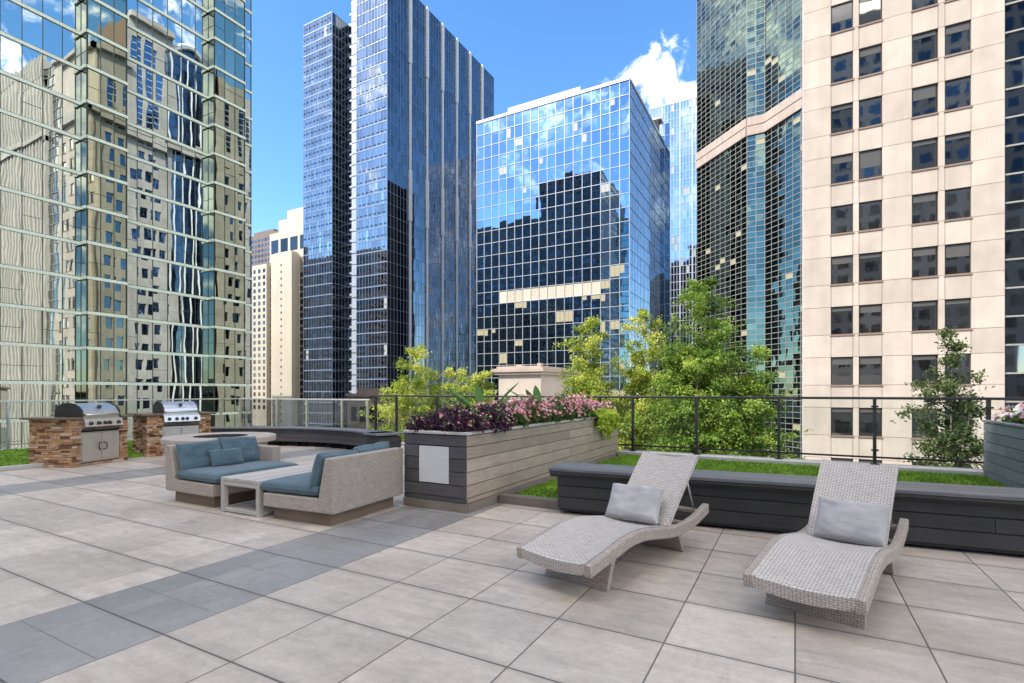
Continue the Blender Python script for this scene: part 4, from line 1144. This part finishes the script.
def tree(label, x, y, z0, ztop, spread, stems, nleaf, leaf, lsize, seed, lean=.06, low=.12, dense=1.0, profile=None):
    global rng, nrng
    rng = random.Random(seed); nrng = np.random.default_rng(seed)
    t = thing('birch_tree', label, 'tree', (x, y, z0), 0, 'young trees beyond the railing')
    h = ztop - z0; wood = MB(); P = []; RB = []
    tips = []
    for s in range(stems):
        az = 6.28*s/stems + rng.uniform(-.5, .5); hs_ = h * (1 if s == 0 else rng.uniform(.72, .93)); dv = 0.0 if s == 0 else rng.uniform(.25, .55)*spread
        pts = []; nseg = 10
        for k in range(nseg+1):
            u = k/nseg; off = dv*(u**.8)*(1 - .25*u)
            wob = (noise.noise(Vector((seed + s*3.1, u*3, 0)))*.12*u, noise.noise(Vector((seed + s*3.1, u*3, 9)))*.12*u)
            pts.append(Vector((x + math.cos(az)*off + wob[0] + (.05*s), y + math.sin(az)*off + wob[1], z0 + hs_*u)))
        r0 = .045 * (h/7)
        wood.tube(pts, [max(.004, r0*(1 - .93*k/nseg)) for k in range(nseg+1)], 7)
        nb = int(46*dense)
        for bidx in range(nb):
            u = low + (1-low)*((bidx + rng.random())/nb)
            k = min(int(u*nseg), nseg-1); p = pts[k].lerp(pts[k+1], u*nseg - k)
            a = bidx*2.4 + rng.uniform(-.6, .6)
            prof = profile(u) if profile else (min(1, .55 + u*1.6) if u < .3 else ((1-u)/.7)**.55)
            ln = spread*(prof*rng.uniform(.45, 1.1) + .10)
            el = rad(rng.uniform(25, 60)); d = Vector((math.cos(a)*math.cos(el), math.sin(a)*math.cos(el), math.sin(el)))
            bp_ = []; q = p.copy(); m_ = 6
            for j in range(m_+1):
                bp_.append(q.copy()); d = (d + Vector((rng.gauss(0,.12), rng.gauss(0,.12), -.10 - .05*j*.5))).normalized(); q = q + d*ln/m_
            wood.tube(bp_, [max(.002, .011*(1-u*.6)*(1 - .85*j/m_)) for j in range(m_+1)], 4, cap=False)
            bright = rng.gauss(.5, .22)
            for j in range(2, m_+1):
                for tw in range(3):
                    tl = (ln*.26 + .10)*rng.uniform(.4, 1.15); dd = Vector((rng.gauss(0,1), rng.gauss(0,1), rng.gauss(-.1,.6))).normalized()
                    tips.append((bp_[j], dd*tl, bright + rng.gauss(0,.08)))
    per = max(1, int(nleaf/len(tips)))
    for (p, v, br) in tips:
        for q in range(per):
            f_ = rng.random(); w_ = p + v*f_ + Vector((rng.gauss(0,.05), rng.gauss(0,.05), rng.gauss(-.01,.05)))
            P.append(tuple(w_)); RB.append(br)
    wood.build('trunk', M['bark'], t, smooth=True)
    b = MB(); leaves(b, P, lsize, .25, 0, .55, RB, .16); b.build('crown', M[leaf], t)
    return t
PZ = -4.19
tree('slim yellow green tree left of the planter, tallest of that cluster', -12.29, 15, PZ, 2.88, 2.1, 3, 34000, 'leaf_y', .085, 21)
tree('short yellow green tree in the middle of the cluster behind the purple plants', -10.85, 15.5, PZ, 2.06, 1.5, 3, 28000, 'leaf_y', .085, 22)
tree('small yellow green tree nearest the pale stone pier', -9.07, 14.5, PZ, 1.9, 1.4, 2, 24000, 'leaf_y', .085, 23)
tree('yellow green tree just right of the pale stone pier', -5.5, 15, PZ, 3.47, 2.0, 3, 46000, 'leaf_y', .08, 24)
tree('pale lacy tree between the pier tree and the large green tree', -4.13, 16.3, PZ, 3.85, 1.75, 3, 42000, 'leaf_y', .08, 25)
tree('largest and fullest green tree, in front of the dark chamfered tower', -2.25, 15.3, PZ, 4.4, 1.95, 4, 80000, 'leaf_g', .085, 26, dense=1.5, profile=lambda u: (min(1, .7 + u) if u < .45 else (max(0, 1-u)/.55)**.48))
tree('green tree at the left edge of the beige building, beside the large tree', -.95, 15.2, PZ, 2.5, 1.5, 3, 26000, 'leaf_g', .085, 27)
tree('sparse tree with shaded leaf colour in front of the beige building near the right planter', 2.72, 13.2, PZ, 2.46, 1.15, 4, 20000, 'leaf_shade', .078, 28, dense=.8)
rng = random.Random(5); nrng = np.random.default_rng(5)

def blossom(b, p, nrm, size, r):
    nrm = Vector(nrm).normalized(); a = nrm.orthogonal().normalized(); c = nrm.cross(a); th = rng.random()*6.28
    pts = [tuple(Vector(p) - nrm*size*.12)]
    for k in range(10):
        g = th + 6.283*k/10; rr = size*(.55 if k % 2 == 0 else .36); q = Vector(p) + (a*math.cos(g) + c*math.sin(g))*rr + nrm*size*rng.uniform(-.02, .12); pts.append(tuple(q))
    b.add(pts, [(0, 1+k, 1+(k+1) % 10) for k in range(10)], r=r)
def clump(name, label, group, x, y, z, rx, ry, h, nl, leaf, lsize, nf=0, petal=None, fsize=.035, asp=.5, cat='plant', spiky=False):
    t = thing(name, label, cat, (x, y, z), 0, group)
    st = MB(); P = []; RB = []
    for k in range(14):
        a = rng.random()*6.28; e = math.sqrt(rng.random()); top = (x + rx*.85*e*math.cos(a), y + ry*.85*e*math.sin(a), z + h*(1 - .45*e*e)*rng.uniform(.75, 1))
        st.tube([(x + rx*.3*e*math.cos(a), y + ry*.3*e*math.sin(a), z - .02), top], [.005, .002], 4, cap=False)
    st.build('stems', M['leaf_bed'], t)
    for k in range(nl):
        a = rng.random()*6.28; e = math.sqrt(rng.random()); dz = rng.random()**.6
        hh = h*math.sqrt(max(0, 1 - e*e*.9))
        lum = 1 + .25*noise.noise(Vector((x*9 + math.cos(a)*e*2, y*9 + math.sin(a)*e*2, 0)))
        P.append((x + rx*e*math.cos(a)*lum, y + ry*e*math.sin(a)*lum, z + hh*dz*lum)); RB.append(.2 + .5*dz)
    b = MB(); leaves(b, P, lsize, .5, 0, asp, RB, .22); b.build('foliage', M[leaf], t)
    if nf:
        f = MB()
        for k in range(nf):
            a = rng.random()*6.28; e = math.sqrt(rng.random())*1.02; hh = h*math.sqrt(max(0.02, 1 - e*e*.85))*rng.uniform(.82, 1.12)
            lum = 1 + .25*noise.noise(Vector((x*9 + math.cos(a)*e*2, y*9 + math.sin(a)*e*2, 0)))
            blossom(f, (x + rx*e*math.cos(a)*lum, y + ry*e*math.sin(a)*lum, z + hh*lum), (math.cos(a)*e + rng.gauss(0,.3), math.sin(a)*e + rng.gauss(0,.3) - .2, .7), fsize*rng.uniform(.8, 1.3), rng.random())
        f.build('blossoms', M[petal], t)
    return t
gp = 'purple leaved plants at the front of the long planter'
for (dx, Y, h, lab) in ((-.28, 4.98, .21, 'dark purple leafy plant at the front left corner of the long planter'), (.25, 4.98, .23, 'dark purple leafy plant spilling at the front right corner of the long planter'),
                        (-.15, 5.38, .30, 'dark purple leafy plant second row from the planter front, left side'), (.27, 5.42, .26, 'dark purple leafy plant second row from the planter front, on the board side'), (.12, 5.80, .30, 'dark purple leafy plant touching the pink flowers')):
    clump('purple_plant', lab, gp, -3.58 + dx, Y, .85, .30, .28, h*1.1, 460, 'leaf_purple', .115, 30, 'petal_pink', .03, .26)
gp = 'pink flowering plants filling the long planter'
words = ['nearest', 'second', 'third', 'fourth', 'fifth', 'sixth', 'seventh', 'eighth']
for k in range(8):
    Y = 6.12 + k*.53
    for sx, sd_ in ((.20, 'on the long board side'), (-.20, 'on the far side')):
        clump('pink_flower_plant', 'pink flowering plant %s, %s from the purple plants' % (sd_, words[k]), gp, -3.58 + sx, Y + rng.uniform(-.08, .08), .85, .31, .34, rng.uniform(.27, .42), 420, 'leaf_bed', .07, 125, 'petal_pink', .046)
gp = 'white and pink flowering plants in the right planter'
words = ['at the far end of', 'second from the far end of', 'third from the far end of', 'fourth from the far end of', 'fifth from the far end of', 'sixth from the far end of']
for k in range(6):
    clump('white_flower_plant', 'white and pink flowering plant %s the blue grey planter' % words[k], gp, 2.88 + rng.uniform(-.05, .05), 9.72 - k*.55, .87, .38, .34, rng.uniform(.28, .38), 380, 'leaf_bed', .065, 170, 'petal_white', .055)
def big_leaf_plant(lab, x, y, specs):
    t = thing('broad_leaf_plant', lab, 'plant', (x, y, .85), 0, 'broad leaved plants among the pink flowers')
    for (az, el, ln, wd, dr) in specs:
        ln *= 1.18; wd *= 1.35; dr *= .8
        b = MB(); p = Vector((x, y, .86)); n = 9; el_ = rad(el); a = rad(az); side = Vector((-math.sin(a), math.cos(a), 0)); vs = []; fs = []
        for i in range(n+1):
            u = i/n; d = Vector((math.cos(a)*math.cos(el_), math.sin(a)*math.cos(el_), math.sin(el_)))
            w_ = .008 if u < .35 else wd*math.sin(math.pi*min(1, (u-.33)/.67))**.75 + .004
            up = side.cross(d).normalized()
            vs += [tuple(p - side*w_ - up*w_*-.35), tuple(p), tuple(p + side*w_ + up*w_*.35)]
            p = p + d*ln/n; el_ -= rad(dr)/n
        for i in range(n): o = 3*i; fs += [(o, o+1, o+4, o+3), (o+1, o+2, o+5, o+4)]
        b.add(vs, fs, r=rng.random()); b.build('leaf', M['leaf_big'], t, smooth=True)
big_leaf_plant('broad leaved green plant rising behind the purple plants', -3.68, 5.95, [(200, 66, .66, .055, 55), (250, 58, .62, .05, 50), (20, 68, .66, .05, 45), (75, 60, .6, .05, 60), (140, 72, .6, .045, 40), (320, 55, .5, .04, 60)])
big_leaf_plant('broad leaved green plant deep among the pink flowers', -3.70, 7.75, [(210, 62, .68, .055, 55), (60, 58, .7, .05, 50), (130, 72, .6, .05, 40), (330, 60, .55, .045, 60), (265, 66, .6, .045, 50)])
# trailing lime vine over the board side
t = thing('trailing_vine', 'bright lime vine hanging over the long side of the planter', 'vine', (-3.2, 9.2, .88))
st = MB(); P = []; RB = []
for k in range(16):
    y = 8.75 + .07*k*.9; ln = rng.uniform(.12, .5)*(1.0 if 3 < k < 13 else .5); dx = rng.uniform(0, .05)
    pts = [(-3.30, y + .05, .92), (-3.16, y, .98), (-3.085 + dx, y, .90)] + [(-3.075 + dx + rng.gauss(0,.02), y + rng.gauss(0,.03), .90 - ln*j/5) for j in range(1, 6)]
    st.tube(pts, .004, 4, cap=False)
    for i in range(len(pts)-1):
        for q in range(9):
            f_ = rng.random(); P.append(tuple(Vector(pts[i]).lerp(Vector(pts[i+1]), f_) + Vector((rng.uniform(-.005,.06), rng.gauss(0,.035), rng.gauss(0,.025))))); RB.append(rng.uniform(.3,.8))
st.build('stems', M['leaf_lime'], t); b = MB(); leaves(b, P, .085, .1, 0, .7, RB, .2); b.build('foliage', M['leaf_lime'], t)
